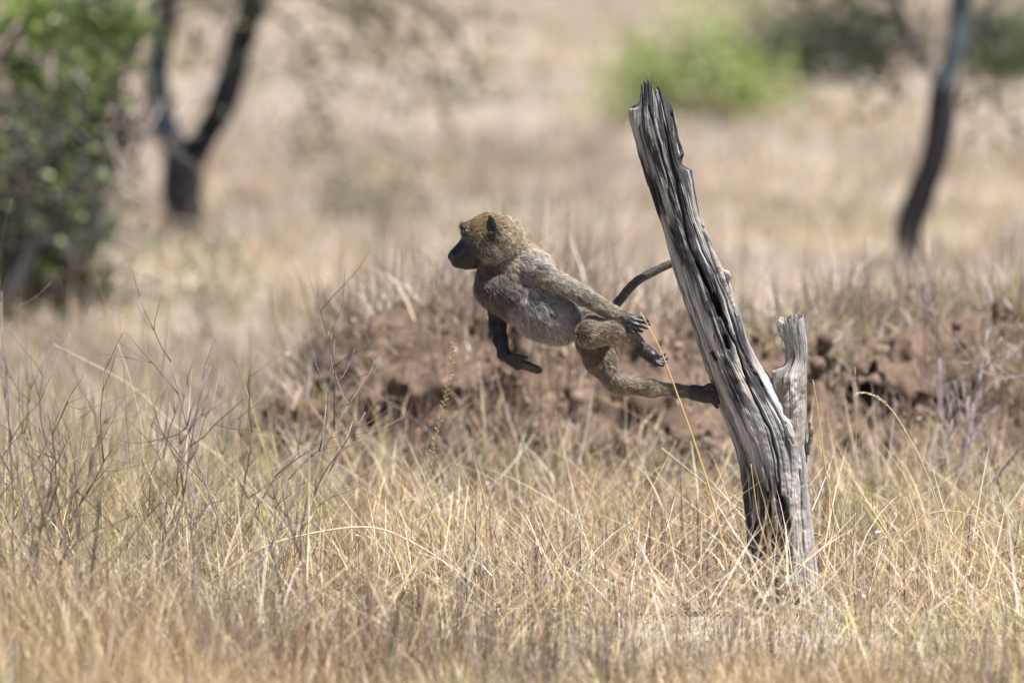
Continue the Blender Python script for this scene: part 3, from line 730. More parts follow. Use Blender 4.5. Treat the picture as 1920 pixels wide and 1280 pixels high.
# hollow of the ear and eyelids stay skin; skin tones are pigment, except the right arm's painted-in shade
body = mesh_obj('body', to_world(bV), bQ[:, ::-1], M_skin, bab, bab_loc, sk[0])

M_fur, n, b = newmat('fur')
a = n.nodes.new('ShaderNodeAttribute'); a.attribute_name = 'hair_color'
b.inputs['Roughness'].default_value = .38; b.inputs['Specular IOR Level'].default_value = .8
n.links.new(a.outputs['Color'], b.inputs['Base Color'])
tr = n.nodes.new('ShaderNodeBsdfTranslucent'); n.links.new(a.outputs['Color'], tr.inputs['Color'])
x = n.nodes.new('ShaderNodeMixShader'); x.inputs[0].default_value = .25
n.links.new(b.outputs[0], x.inputs[1]); n.links.new(tr.outputs[0], x.inputs[2]); n.links.new(x.outputs[0], n.nodes['Material Output'].inputs['Surface'])

def grow_fur(count, kpts=5):
    tri = np.vstack([bQ[:, [0, 1, 2]], bQ[:, [0, 2, 3]]])
    A, B, C = bV[tri[:, 0]], bV[tri[:, 1]], bV[tri[:, 2]]
    N = np.cross(B - A, C - A); ar = np.linalg.norm(N, axis=1); cdf = np.cumsum(ar); 
    ti = np.searchsorted(cdf, rng.random(count) * cdf[-1]).clip(0, len(tri) - 1)
    u, v = rng.random(count), rng.random(count); m = u + v > 1; u[m], v[m] = 1 - u[m], 1 - v[m]
    R = A[ti] + u[:, None] * (B[ti] - A[ti]) + v[:, None] * (C[ti] - A[ti])
    # outward normal from the distance field
    gi = np.clip(((R - lo) / VX).round().astype(int), 1, np.array(dims) - 2)
    Nn = np.stack([F[gi[:, 0] + 1, gi[:, 1], gi[:, 2]] - F[gi[:, 0] - 1, gi[:, 1], gi[:, 2]], F[gi[:, 0], gi[:, 1] + 1, gi[:, 2]] - F[gi[:, 0], gi[:, 1] - 1, gi[:, 2]],
                   F[gi[:, 0], gi[:, 1], gi[:, 2] + 1] - F[gi[:, 0], gi[:, 1], gi[:, 2] - 1]], -1)
    Nn /= np.linalg.norm(Nn, axis=1)[:, None] + 1e-9
    s_, L, cb, ct, den, lift, fl = blend(R)
    keep = (rng.random(count) < den / 1.2) & (L > 1.2)
    R, Nn, L, cb, ct, lift, fl = [q[keep] for q in (R, Nn, L, cb, ct, lift, fl)]
    n_ = len(R)
    # clumping noise: neighbours lean the same way
    cl = np.stack([noise2(R[:, 0] / 9 + R[:, 2] / 13, R[:, 1] / 9, 60 + k) - .5 for k in range(3)], -1) * 1.1
    cl2 = np.stack([noise2(R[:, 0] / 3.5 + R[:, 2] / 5, R[:, 1] / 3.5, 70 + k) - .5 for k in range(3)], -1) * .7
    tang = fl + cl + cl2 + rng.normal(0, .16, (n_, 3))
    tang -= (tang * Nn).sum(1)[:, None] * Nn; tang /= np.linalg.norm(tang, axis=1)[:, None] + 1e-9
    d0 = tang + Nn * (lift * rng.uniform(.7, 1.6, n_))[:, None]; d0 /= np.linalg.norm(d0, axis=1)[:, None]
    L = L * rng.uniform(.6, 1.2, n_)
    stray = rng.random(n_) < .03; L = np.where(stray, L * 1.35, L)
    t = np.linspace(0, 1, kpts)
    bend = tang * .35 + np.array((0, .16, 0))
    pts = R[:, None, :] - Nn[:, None, :] * .6 + d0[:, None, :] * (L[:, None] * t)[..., None] + bend[:, None, :] * (L[:, None] * t ** 2)[..., None] * .45
    # locks: hairs gather towards a shared tip
    cell = np.floor(R / 5.2 + 1.7 * np.stack([noise2(R[:, 0] / 11, R[:, 1] / 11, 80 + k) for k in range(3)], -1))
    key = (cell[:, 0] * 7919 + cell[:, 1] * 104729 + cell[:, 2] * 1299709).astype(np.int64)
    uq, inv = np.unique(key, return_inverse=True); inv = inv.ravel()
    cnt_ = np.bincount(inv); cen = np.stack([np.bincount(inv, R[:, k]) / cnt_ for k in range(3)], -1)
    off = cen[inv] - R
    pts = pts + off[:, None, :] * (t ** 1.3)[None, :, None] * (.62 * np.clip((L - 7) / 8, 0.12, 1))[:, None, None]
    lockv = np.exp(rng.normal(0, .32, len(uq))[inv] * np.clip((L - 6) / 7, .25, 1))[:, None]
    ct = ct * lockv
    ct = ct * np.array((1.15, 1.17, 1.21)); cb = cb * 1.1
    # banded, grizzled hairs: dark root, pale or dark tip
    gv = rng.uniform(.65, 1.35, n_)[:, None]; dark = (rng.random(n_) < .22)[:, None]
    ct = np.where(dark, cb * .55, ct * gv)
    patch = (.9 + .2 * noise2(R[:, 0] / 14, R[:, 1] / 14 + R[:, 2] / 20, 90))[:, None]
    ct, cb = ct * patch, cb * patch * .8
    tt = smooth(.15, .75, t)[None, :, None]
    col = np.clip(cb[:, None, :] * (1 - tt) + ct[:, None, :] * tt, 0, .85)
    rad = .30 * (1 - .75 * t ** 1.5)[None, :] * rng.uniform(.7, 1.2, n_)[:, None] * PX
    return pts, rad, col

pts, rad, col = grow_fur(230000)
nh, kp = pts.shape[:2]
hc = bpy.data.hair_curves.new('fur'); hc.add_curves([kp] * nh)
wp = to_world(pts.reshape(-1, 3)) - bab_loc
hc.attributes['position'].data.foreach_set('vector', wp.astype(np.float32).ravel())
ra = hc.attributes.get('radius') or hc.attributes.new('radius', 'FLOAT', 'POINT')
ra.data.foreach_set('value', rad.astype(np.float32).ravel())
ca = hc.attributes.new('hair_color', 'FLOAT_COLOR', 'POINT')
ca.data.foreach_set('color', np.concatenate([col, np.ones((nh, kp, 1))], -1).astype(np.float32).ravel())
hc.materials.append(M_fur)
fur = bpy.data.objects.new('fur', hc); COL.objects.link(fur); fur.parent = bab

def ball(name, c, r, mat, parent, loc, colr, seg=16):
    th = np.linspace(0, np.pi, seg // 2 + 1); ph = np.linspace(0, 2 * np.pi, seg, endpoint=False)
    TH, PH = np.meshgrid(th, ph, indexing='ij')
    r3 = np.broadcast_to(np.asarray(r, float), (3,))
    V = np.stack([np.sin(TH) * np.cos(PH) * r3[0], np.sin(TH) * np.sin(PH) * r3[1], np.cos(TH) * r3[2]], -1).reshape(-1, 3) + c
    n_ = len(th); I = np.arange(n_ - 1)[:, None] * seg; J = np.arange(seg)[None]; J2 = (J + 1) % seg
    Q = np.stack([I + J, I + seg + J, I + seg + J2, I + J2], -1).reshape(-1, 4)
    return mesh_obj(name, V, Q, mat, parent, loc, np.tile(np.array(colr, float), (len(V), 1)))
M_nail = colmat('nail', .35, .5)
M_eye = colmat('eye', .04, .7)
for sg in (-1, 1):
    ball('eye', to_world(np.array([(868., 434.5, HY + sg * 21.5)]))[0], 4.8 * PX, M_eye, bab, bab_loc, (.03, .018, .009))
for q_ in [p for i_, p in enumerate(P_) if p['reg'] == 'finger'][1::2]:
    d_ = (q_['b'] - q_['a']) / np.linalg.norm(q_['b'] - q_['a'])
    ball('nail', to_world((q_['b'] + d_ * q_['rb'] * .6 + np.array((0, -q_['rb'] * .45, -q_['rb'] * .3)))[None])[0], np.array((2.2, 1.5, 1.5)) * PX, M_nail, bab, bab_loc, (.10, .09, .085), 8)

# ------------------------------------------------------------------ background trees and bushes
def branch(T_, p0, d, L, r, depth, col, R_, tips, spread=.6, nseg=6, up=.12):
    pts = [np.array(p0, float)]; d = np.array(d, float); d /= np.linalg.norm(d)
    for k in range(nseg):
        d = d + R_.normal(0, .14, 3) + np.array((0, 0, up * .3)); d /= np.linalg.norm(d)
        pts.append(pts[-1] + d * L / nseg)
    T_.tube(pts, np.linspace(r, r * .5, nseg + 1), 6, np.array(col) * R_.uniform(.75, 1.25))
    if depth == 0: tips.extend(pts[2:]); return
    for k in range(R_.integers(2, 4)):
        i_ = R_.integers(nseg // 2, nseg + 1)
        d2 = d + R_.normal(0, spread, 3); branch(T_, pts[i_], d2, L * R_.uniform(.55, .8), r * .55, depth - 1, col, R_, tips, spread, nseg, up)

def crown_leaves(tips, n_, sig, size, cols, R_, flat=1.0):
    tips = np.array(tips); i_ = R_.integers(0, len(tips), n_)
    cl = R_.normal(0, 1, (n_, 3)) * np.array((1, 1, flat)) * sig
    P = tips[i_] + cl
    cols = np.array(cols, float); ci_ = (hash2(i_.astype(float), i_ * 0.0, 5) * len(cols)).astype(int).clip(0, len(cols) - 1)
    c = cols[ci_] * R_.uniform(.7, 1.3, (n_, 1))
    return P, size * R_.uniform(.6, 1.4, n_), c

def tree(name, label, cat, base, limbs, r0, barkcol, leafn, leafsize, leafcols, seed, sig=.18, sub=(2, .7), crown_name='crown', group=None, extra=None, subn=3, limb_cols=None):
    """limbs: list of (points, r_start, r_end); the first is the trunk."""
    R_ = np.random.default_rng(seed)
    o = thing(name, label, cat, base, group)
    tips = []
    for k, (pp, ra_, rb_) in enumerate(limbs):
        P = catmull(pp, 14)
        T_ = Tubes(); c = barkcol if limb_cols is None else limb_cols[k]
        T_.tube(P, np.linspace(ra_, rb_, 14), 10, c, .18, seed + k)
        T_.build('trunk' if k == 0 else 'limb', M_bark, o, base)
        if k or len(limbs) == 1:
            T2 = Tubes(); d = (P[-1] - P[-4]); d = d / np.linalg.norm(d) + np.array((0, 0, 1.0))
            for q in range(subn):
                branch(T2, P[R_.integers(12, 14)], d / np.linalg.norm(d) + R_.normal(0, .45, 3), sub[1] * R_.uniform(.7, 1.3), rb_ * .6, sub[0], c, R_, tips)
            T2.build('branches' if False else 'branch', M_bark, o, base)
    if extra:
        T3 = Tubes()
        for (pp, ra_, rb_) in extra:
            P = catmull(pp, 10); T3.tube(P, np.linspace(ra_, rb_, 10), 6, barkcol, .15, seed)
            tips.extend(P[6::2])
            tt_ = []
            for q in range(3): branch(T3, P[R_.integers(4, 10)], R_.normal(0, 1, 3) + np.array((0, 0, -.4)), sub[1] * .35, rb_ * .7, 1, barkcol, R_, tt_)
            tips.extend(tt_[::4])
        T3.build('twig', M_bark, o, base)
    if leafn:
        s_ = Soup(); s_.add(*leaves(*crown_leaves(tips, leafn, sig, leafsize, leafcols, R_)))
        s_.build(crown_name, M_leaf, o, base)
    return o

YV = 54.8 - D
B = at(343, 445, YV); B[2] = surf_h(B[0], B[1]) - .05
zz = lambda px, py, dy=0: at(px, py, YV + dy)
tree('forked_tree', 'dark forked tree trunk with two limbs rising like a V, out of focus', 'tree', B,
     [([B, zz(343, 412), zz(343, 370), zz(345, 320), zz(347, 292)], .10, .09), ([zz(345, 305), zz(322, 262), zz(300, 205), zz(293, 150), zz(300, 90), zz(318, 10), zz(330, -220)], .066, .05),
      ([zz(347, 305), zz(372, 275), zz(408, 215), zz(435, 140), zz(455, 70), zz(470, 0), zz(490, -240)], .075, .055)], .08, (.045, .045, .052),
     4200, .035, [(.13, .14, .075), (.13, .135, .07), (.16, .15, .09), (.085, .10, .06)], 31, .13, (2, .6),
     extra=[([zz(468, 10), zz(540, -20, .3), zz(640, 10, .6), zz(720, 50, .5)], .018, .008), ([zz(470, -40), zz(600, -60, -.3), zz(760, -10, -.5), zz(850, 50, -.5), zz(885, 130, -.4)], .022, .008),
            ([zz(330, -60), zz(420, -30, .8), zz(560, 60, 1.0), zz(600, 140, 1.0)], .018, .006), ([zz(320, 40), zz(390, 20, -.6), zz(440, 60, -.8)], .015, .006)],
     limb_cols=[(.026, .024, .027), (.032, .044, .056), (.013, .014, .019)])

YR = 51.5 - D
B = at(1700, 500, YR); B[2] = surf_h(B[0], B[1]) - .05
zz = lambda px, py, dy=0: at(px, py, YR + dy)
tree('slender_tree', 'slender dark leaning tree trunk with a pale upper limb, right of the stump', 'tree', B,
     [([B, zz(1703, 458), zz(1710, 415), zz(1728, 360), zz(1752, 300), zz(1762, 240), zz(1768, 190), zz(1772, 160)], .062, .060), ([zz(1770, 175), zz(1783, 120), zz(1798, 50), zz(1805, -30), zz(1800, -160)], .05, .048),
      ([zz(1770, 170), zz(1745, 135), zz(1715, 90), zz(1690, 30), zz(1670, -60)], .022, .018), ([zz(1780, 130), zz(1830, 60), zz(1870, -20), zz(1890, -120)], .022, .016)], .05, (.04, .04, .048),
     4000, .035, [(.09, .11, .05), (.12, .12, .07), (.08, .09, .06)], 32, .13, (2, .55), limb_cols=[(.022, .022, .027), (.09, .115, .13), (.10, .09, .09), (.07, .07, .075)],
     extra=[([zz(1690, 30), zz(1640, 40, .3), zz(1600, 90, .5)], .012, .005), ([zz(1680, 0), zz(1600, -20, .6), zz(1540, 40, .9)], .012, .005), ([zz(1800, 20), zz(1860, 60, .5), zz(1900, 120, .8)], .012, .005)])

def bush(name, label, base, stems, seed, leafn, sig, leafsize, cols, barkcol=(.09, .08, .08), group=None, rstem=.03, sub=(2, .4), subn=3, keep=None, clumps=(), tangle=()):
    R_ = np.random.default_rng(seed); o = thing(name, label, 'bush', base, group)
    tips = []; T_ = Tubes()
    for pp in stems:
        P = catmull(pp, 10); T_.tube(P, np.linspace(rstem, rstem * .45, 10), 7, np.array(barkcol) * R_.uniform(.7, 1.4), .2, seed)
        tips.extend(P[6:])
        for q in range(subn): branch(T_, P[R_.integers(3, 10)], (P[-1] - P[0]) / np.linalg.norm(P[-1] - P[0]) + R_.normal(0, .7, 3), sub[1] * R_.uniform(.6, 1.3), rstem * .35, sub[0], barkcol, R_, tips)
    for (c_, n_, rr_) in tangle:
        for q in range(n_):
            p_ = np.array(c_) + R_.normal(0, 1, 3) * rr_; d_ = R_.normal(0, 1, 3) * np.array((.7, .7, 1)); d_ /= np.linalg.norm(d_)
            L_ = R_.uniform(.12, .4); b_ = R_.normal(0, .05, 3)
            T_.tube([p_, p_ + d_ * L_ * .5 + b_, p_ + d_ * L_], np.array((1, .8, .4)) * R_.uniform(.004, .011), 5, np.array((.12, .10, .095)) * R_.uniform(.4, 2.6))
    T_.build('stem', M_bark, o, base)
    P, sz, c = crown_leaves(tips, leafn, sig, leafsize, cols, R_)
    for (c_, s_c, n_, col_) in clumps:
        P = np.vstack([P, np.array(c_) + R_.normal(0, 1, (n_, 3)) * s_c]); sz = np.concatenate([sz, leafsize * R_.uniform(.6, 1.4, n_)]); c = np.vstack([c, np.array(col_) * R_.uniform(.65, 1.35, (n_, 1))])
    if keep is not None:
        m = keep(P); P, sz, c = P[m], sz[m], c[m]
    s_ = Soup(); s_.add(*leaves(P, sz, c))
    s_.build('foliage', M_leaf, o, base)
    return o
GREEN = [(.11, .16, .055), (.17, .24, .07), (.08, .12, .06), (.23, .28, .09), (.07, .10, .055), (.14, .12, .09), (.12, .15, .09)]
# big tangled thicket at the left edge
YL = 44 - D
zz = lambda px, py, dy=0: at(px, py, YL + dy)
B = at(40, 600, YL); B[2] = surf_h(B[0], B[1])
st = [([zz(60, 600, .1), zz(90, 480, .1), zz(130, 340, 0), zz(200, 190, -.1), zz(275, 40, -.2), zz(320, -80, -.2)]), ([zz(20, 600, .2), zz(10, 450, .3), zz(40, 300, .4), zz(60, 120, .5), zz(110, -60, .5)]),
      ([zz(120, 590, .1), zz(150, 500, .1), zz(180, 400), zz(225, 280), zz(240, 180)]), ([zz(-60, 610, -.2), zz(-120, 400, -.3), zz(-100, 200, -.3), zz(-40, -40, -.3)]),
      ([zz(20, 600, -.3), zz(40, 500, -.4), zz(110, 420, -.4), zz(160, 300, -.5)]), ([zz(-20, 600, .4), zz(-20, 420, .7), zz(80, 250, .8), zz(150, 60, .9)]),
      ([zz(70, 600, -.1), zz(120, 520, -.2), zz(140, 430, -.2), zz(120, 330, -.3)]), ([zz(-30, 610, -.4), zz(30, 540, -.5), zz(60, 460, -.5), zz(50, 380, -.5)]), ([zz(-140, 620), zz(-260, 420, .2), zz(-300, 160, .2), zz(-250, -100, .2)])]
R_CUT = np.random.default_rng(5)
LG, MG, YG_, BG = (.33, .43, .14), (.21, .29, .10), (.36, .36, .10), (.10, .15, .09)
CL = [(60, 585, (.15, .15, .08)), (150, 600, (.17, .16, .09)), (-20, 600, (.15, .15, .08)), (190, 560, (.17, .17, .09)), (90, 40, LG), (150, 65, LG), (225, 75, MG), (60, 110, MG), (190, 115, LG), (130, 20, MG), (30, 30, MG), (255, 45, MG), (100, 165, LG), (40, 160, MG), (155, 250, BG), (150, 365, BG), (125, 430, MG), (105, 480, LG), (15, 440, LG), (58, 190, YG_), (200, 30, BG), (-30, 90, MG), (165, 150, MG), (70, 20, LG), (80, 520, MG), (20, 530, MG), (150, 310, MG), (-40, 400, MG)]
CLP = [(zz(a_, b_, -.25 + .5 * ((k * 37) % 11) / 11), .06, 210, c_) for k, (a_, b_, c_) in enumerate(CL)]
TG = [(zz(a_, b_, 0), n_, np.array((r_, .25, r_))) for (a_, b_, n_, r_) in ((60, 480, 90, .14), (40, 330, 80, .16), (120, 280, 60, .13), (160, 450, 40, .10), (-60, 400, 60, .2), (60, 180, 50, .16), (150, 130, 40, .14), (130, 560, 50, .12), (20, 560, 60, .14))]
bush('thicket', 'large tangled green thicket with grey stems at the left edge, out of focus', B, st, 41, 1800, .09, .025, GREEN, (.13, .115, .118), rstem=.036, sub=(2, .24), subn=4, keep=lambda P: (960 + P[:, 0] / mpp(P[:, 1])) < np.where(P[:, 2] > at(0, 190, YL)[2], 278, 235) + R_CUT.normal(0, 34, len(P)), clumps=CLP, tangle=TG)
YG = 83 - D
zz = lambda px, py, dy=0: at(px, py, YG + dy)
B = at(1350, 236, YG); B[2] = surf_h(B[0], B[1])
bush('bright_bush', 'bright yellow green leafy bush behind the top of the stump', B,
     [([B, zz(1340, 190), zz(1330, 140), zz(1340, 60)]), ([B, zz(1320, 200, -.2), zz(1260, 170, -.2), zz(1210, 150, -.2)]), ([B, zz(1290, 200, .3), zz(1220, 200, .3), zz(1170, 170, .2)]),
      ([B, zz(1370, 190, .2), zz(1390, 130, .2), zz(1400, 50, .2)]), ([B, zz(1380, 215), zz(1405, 185), zz(1425, 160)])], 42, 2600, .18, .042, [(.36, .43, .15), (.42, .47, .18), (.30, .37, .13), (.23, .28, .10)], (.12, .10, .08), rstem=.025, sub=(1, .14), subn=3)
YD = 100 - D
zz = lambda px, py, dy=0: at(px, py, YD + dy)
for k, (px, py, w_, h_, lab, cl) in enumerate(((1605, 140, 110, 62, 'dark shaded bush in the distance left of the slender tree', [(.11, .11, .085), (.13, .125, .10)]),
                                              (1500, 150, 90, 60, 'low dark green bush between the bright bush and the slender tree', [(.06, .09, .03), (.08, .10, .05)]),
                                              (1890, 170, 80, 110, 'dull green bush at the right edge behind the slender tree', [(.09, .13, .06), (.11, .13, .08)]))):
    B = zz(px, py); B[2] = surf_h(B[0], B[1]) - .02
    Rk = np.random.default_rng(50 + k)
    bush('distant_bush', lab, B, [[B, zz(px + a_ * w_ * .3, py - h_ * .4, e_), zz(px + a_ * w_ * .8, py - h_ * f_, e_)] for a_, f_, e_ in zip(np.linspace(-1, 1, 6), Rk.uniform(.6, 1.1, 6), Rk.uniform(-.5, .5, 6))], 60 + k, 1500, .17, .05, cl, (.05, .045, .045), 'bushes in the distance', .025, (1, .2), 3)
YS = 55 - D
zz = lambda px, py, dy=0: at(px, py, YS + dy)
for k, (px, py, w_, h_, yy, lab, cl) in enumerate(((720, 425, 70, 50, 54, 'low olive shrub far behind the baboon head', [(.13, .14, .06), (.17, .17, .09)]), (640, 400, 40, 32, 58, 'small grey green shrub beside the low olive shrub', [(.17, .18, .17), (.14, .15, .12)]),
                                                  (860, 190, 90, 40, 90, 'faint grey brown shrub high in the far grass', [(.17, .15, .09), (.2, .17, .11)]), (390, 590, 60, 50, 43, 'soft green shrub in the grass right of the thicket', [(.22, .24, .13), (.27, .27, .17)]))):
    B = at(px, py, yy - D); B[2] = surf_h(B[0], B[1]) - .02
    Rk = np.random.default_rng(70 + k); q = lambda x_, y_, e_: at(x_, y_, yy - D + e_)
    bush('low_shrub', lab, B, [[B, q(px + a_ * w_ * .3, py - h_ * .4, e_), q(px + a_ * w_ * .8, py - h_ * f_, e_)] for a_, f_, e_ in zip(np.linspace(-1, 1, 5), Rk.uniform(.6, 1.1, 5), Rk.uniform(-.3, .3, 5))], 80 + k, 420, .085, .018, cl, (.22, .18, .14), 'low shrubs in the far grass', .006, (1, .15), 2)

# ------------------------------------------------------------------ dry twiggy shrubs
def dry_shrub(label, px, Y, h, nst, seed, col, group='dry leafless shrubs in the grass', spread=.35, r=.0032):
    R_ = np.random.default_rng(seed)
    B = at(px, 640, Y); B[2] = surf_h(B[0], B[1]) - .02
    o = thing('dry_shrub', label, 'shrub', B, group)
    for k in range(nst):
        T_ = Tubes(); p = B + np.array((R_.normal(0, .03), R_.normal(0, .03), 0)); d = np.array((R_.normal(0, spread), R_.normal(0, spread), 1.0)); tips = []
        L = h * R_.uniform(.7, 1.1); d /= np.linalg.norm(d)
        pts = [p]; n_ = 9; dd = d.copy()
        for q in range(n_):
            dd = dd + R_.normal(0, .09, 3); dd /= np.linalg.norm(dd); pts.append(pts[-1] + dd * L / n_)
        c = np.array(col) * R_.uniform(.75, 1.3)
        T_.tube(pts, np.linspace(r, r * .4, n_ + 1), 6, c)
        for q in range(R_.integers(3, 6)):
            i_ = R_.integers(2, n_ + 1); sd_ = dd + R_.normal(0, .55, 3) + np.array((0, 0, .3))
            branch(T_, pts[i_], sd_, L * R_.uniform(.2, .42), r * .55, 1, c, R_, tips, .5, 4, .2)
        T_.build('stem', M_twig, o, B)
TW = (.19, .148, .135)
for (lab, px, Y, h, ns, sd_) in (('dense purplish brown twig shrub at the lower left edge', 20, -1.6, .66, 9, 1), ('brown leafless shrub with forking stem, second from the left edge', 150, -1.9, .74, 6, 2),
                                 ('sparse leafless shrub leaning right in the left foreground', 260, -1.2, .62, 5, 3), ('tall thin leafless shrub below the left side of the mound', 455, -1.0, .66, 4, 4),
                                 ('short leafless shrub left of the tall arching grass stalk', 560, -1.6, .55, 2, 5), ('small leafless shrub behind the left foreground twigs', 90, .6, .55, 6, 6), ('thin leafless shrub in front of the mound left end', 400, .8, .48, 5, 7)):
    dry_shrub(lab, px, Y, h, ns, sd_, TW)
dry_shrub('bare greyish dead shrub to the right of the stump', 1800, 3.2, .5, 5, 12, (.27, .23, .23), spread=.3, r=.006)
dry_shrub('small bare grey shrub at the right edge', 1900, 2.6, .42, 4, 13, (.22, .19, .19), spread=.4, r=.004)

# ------------------------------------------------------------------ grass
STRAW = np.array([(.60, .475, .30), (.54, .415, .245), (.45, .325, .175), (.70, .62, .48), (.34, .235, .16), (.56, .515, .46), (.22, .155, .12)])
SW = np.array([.22, .19, .16, .14, .11, .12, .06])
GRN = np.array([(.22, .27, .07), (.30, .33, .09), (.38, .36, .12)])
def grass_cols(n_, green):
    c = STRAW[rng.choice(len(STRAW), n_, p=SW)] * rng.uniform(.75, 1.2, (n_, 1))
    g = rng.random(n_) < green
    c[g] = GRN[rng.choice(3, g.sum())] * rng.uniform(.7, 1.2, (g.sum(), 1))
    return c
def field(y0, y1, ntuft, per, h0, h1, width, spread, nseg, seed_, margin=.6, mound_keep=.25, curve=(.3, 1.3), greenk=1.0, lean_sd=.35):
    d0, d1 = D + y0, D + y1
    yy = -D + np.sqrt(d0 ** 2 + (d1 ** 2 - d0 ** 2) * rng.random(ntuft))
    hw = 0.0462 * (yy + D) + margin
    xx = rng.uniform(-1, 1, ntuft) * hw
    # tufts: density and height follow patches
    pt = fbm2(xx * 1.1 + 30, yy * .8, seed_, 3)
    onm = mound_h(xx, yy)
    keep = rng.random(ntuft) < smooth(.22, .55, pt) * .75 + .25
    keep &= rng.random(ntuft) < 1 - smooth(y0 + .55 * (y1 - y0), y1, yy) * (y1 > 14) * (y1 < 100)
    bare = smooth(.05, .2, onm) * (1 - smooth(4.95, 5.5, yy + .3 * (fbm2(xx * 2, yy, 55, 2) - .5)))
    keep &= rng.random(ntuft) < (1 - bare * (1 - mound_keep))
    keep &= np.hypot(xx - .63, yy + .0) > .11
    xx, yy, pt, bare = xx[keep], yy[keep], pt[keep], bare[keep]
    m = len(xx)
    idx = np.repeat(np.arange(m), per)
    n_ = len(idx)
    a_ = rng.uniform(0, 2 * np.pi, n_); rr = np.abs(rng.normal(0, spread, n_))
    x = xx[idx] + np.cos(a_) * rr; y = yy[idx] + np.sin(a_) * rr
    root = np.stack([x, y, surf_h(x, y) - .01], -1)
    th_ = rng.uniform(.65, 1.25, m) * (.6 + .9 * pt)
    foot = np.exp(-((x - .50) / .62) ** 2) * (1 - smooth(.3, 1.2, y)) * smooth(-2.8, -1.2, y)      # trampled, shorter grass before the stump
    h = rng.uniform(h0, h1, n_) * th_[idx] * (1 - .45 * bare[idx]) * (1 - .60 * foot) * (.62 + .55 * (1 - smooth(-1.0, -.2, x)) if y0 < 3 else 1) * (1 - .12 * (1 - smooth(-2.6, -1.3, y)) * smooth(-.9, .0, x + .25 * np.sin(y * 3)))
    az = a_ + rng.normal(0, .8, n_)
    lean = np.abs(rng.normal(0, lean_sd, n_)) + rr / spread * .12
    cv = rng.uniform(*curve, n_) * rng.choice([-.3, 1], n_, p=[.2, .8])
    gr = smooth(.56, .74, fbm2(xx * .9 + 7, yy * .6, seed_ + 50, 3))[idx] * .42 * greenk + .015
    for gx_, gy_, gr_ in ((-.30, .5, .20), (-.22, -.2, .14), (-.6, 1.5, .16), (.72, -.9, .12), (1.12, -.6, .12), (-.95, -.4, .12), (.1, -1.3, .12)): gr = gr + (.7 * np.exp(-((xx - gx_) / gr_) ** 2 - ((yy - gy_) / (gr_ * 2.5)) ** 2))[idx]
    tcol = STRAW[rng.choice(len(STRAW), m, p=SW)]
    c = grass_cols(n_, 0); c = c * .55 + tcol[idx] * .45
    if y0 <= 3:
        c = c * np.array((.89, .845, .765))
    if y0 <= 3:                                            # patches of weathered grey brown and of dull olive
        q1 = smooth(.5, .62, fbm2(x * 1.7 + 60, y * 1.1, 401, 3))[:, None]; q2 = smooth(.52, .64, fbm2(x * 1.5 + 90, y * .9, 402, 3))[:, None]
        c = c * (1 - .6 * q1) + .6 * q1 * c.mean(1, keepdims=True) * np.array((.92, .80, .72)) * .95; c = c * (1 - .4 * q2) + .4 * q2 * np.array((.34, .34, .15))
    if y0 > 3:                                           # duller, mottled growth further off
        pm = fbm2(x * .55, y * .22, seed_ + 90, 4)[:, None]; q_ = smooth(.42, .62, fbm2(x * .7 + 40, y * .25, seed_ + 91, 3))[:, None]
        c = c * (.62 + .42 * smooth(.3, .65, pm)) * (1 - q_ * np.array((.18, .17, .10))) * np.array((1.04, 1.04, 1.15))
    g = rng.random(n_) < gr; c[g] = GRN[rng.choice(3, g.sum())] * rng.uniform(.7, 1.2, (g.sum(), 1))
    wd = width * rng.uniform(.5, 1.5, n_)
    return blades(root, h, az, lean, cv, wd, c, nseg)

g = Soup()
g.add(*field(-5.2, 3.9, 3800, 15, .09, .30, .0036, .030, 3, 201, .7, lean_sd=.42))
g.add(*field(-5.2, 3.9, 3000, 10, .06, .18, .0062, .05, 4, 202, .7, curve=(.8, 3.0), lean_sd=.75))
g.add(*field(-5.0, 3.9, 2200, 8, .07, .22, .0072, .04, 4, 208, .7, curve=(1.5, 4.2), lean_sd=.6, greenk=.4))
tag(g.build('near_grass', M_grass), 'dry straw coloured grass around the foot of the stump', 'grass', kind='stuff')
g = Soup()
g.add(*field(-4.8, 4.2, 2500, 3, .26, .56, .0022, .03, 4, 203, .7, curve=(.1, 1.4), lean_sd=.55))
# fallen and leaning straws lying across the tufts
n_ = 13000
yy = rng.uniform(-2.8, 4, n_); xx = rng.uniform(-1, 1, n_) * (.0462 * (yy + D) + .7)
root = np.stack([xx, yy, surf_h(xx, yy) + rng.uniform(.0, .17, n_)], -1)
g.add(*blades(root, rng.uniform(.10, .36, n_), rng.uniform(0, 2 * np.pi, n_), rng.uniform(.5, 1.6, n_), rng.uniform(-.5, 1.1, n_), rng.uniform(.0012, .0032, n_), np.clip(grass_cols(n_, .03) * 1.15, 0, .8), 4))
tag(g.build('grass_straws', M_grass), 'thin dry grass stalks leaning and lying through the tufts', 'grass', kind='stuff')
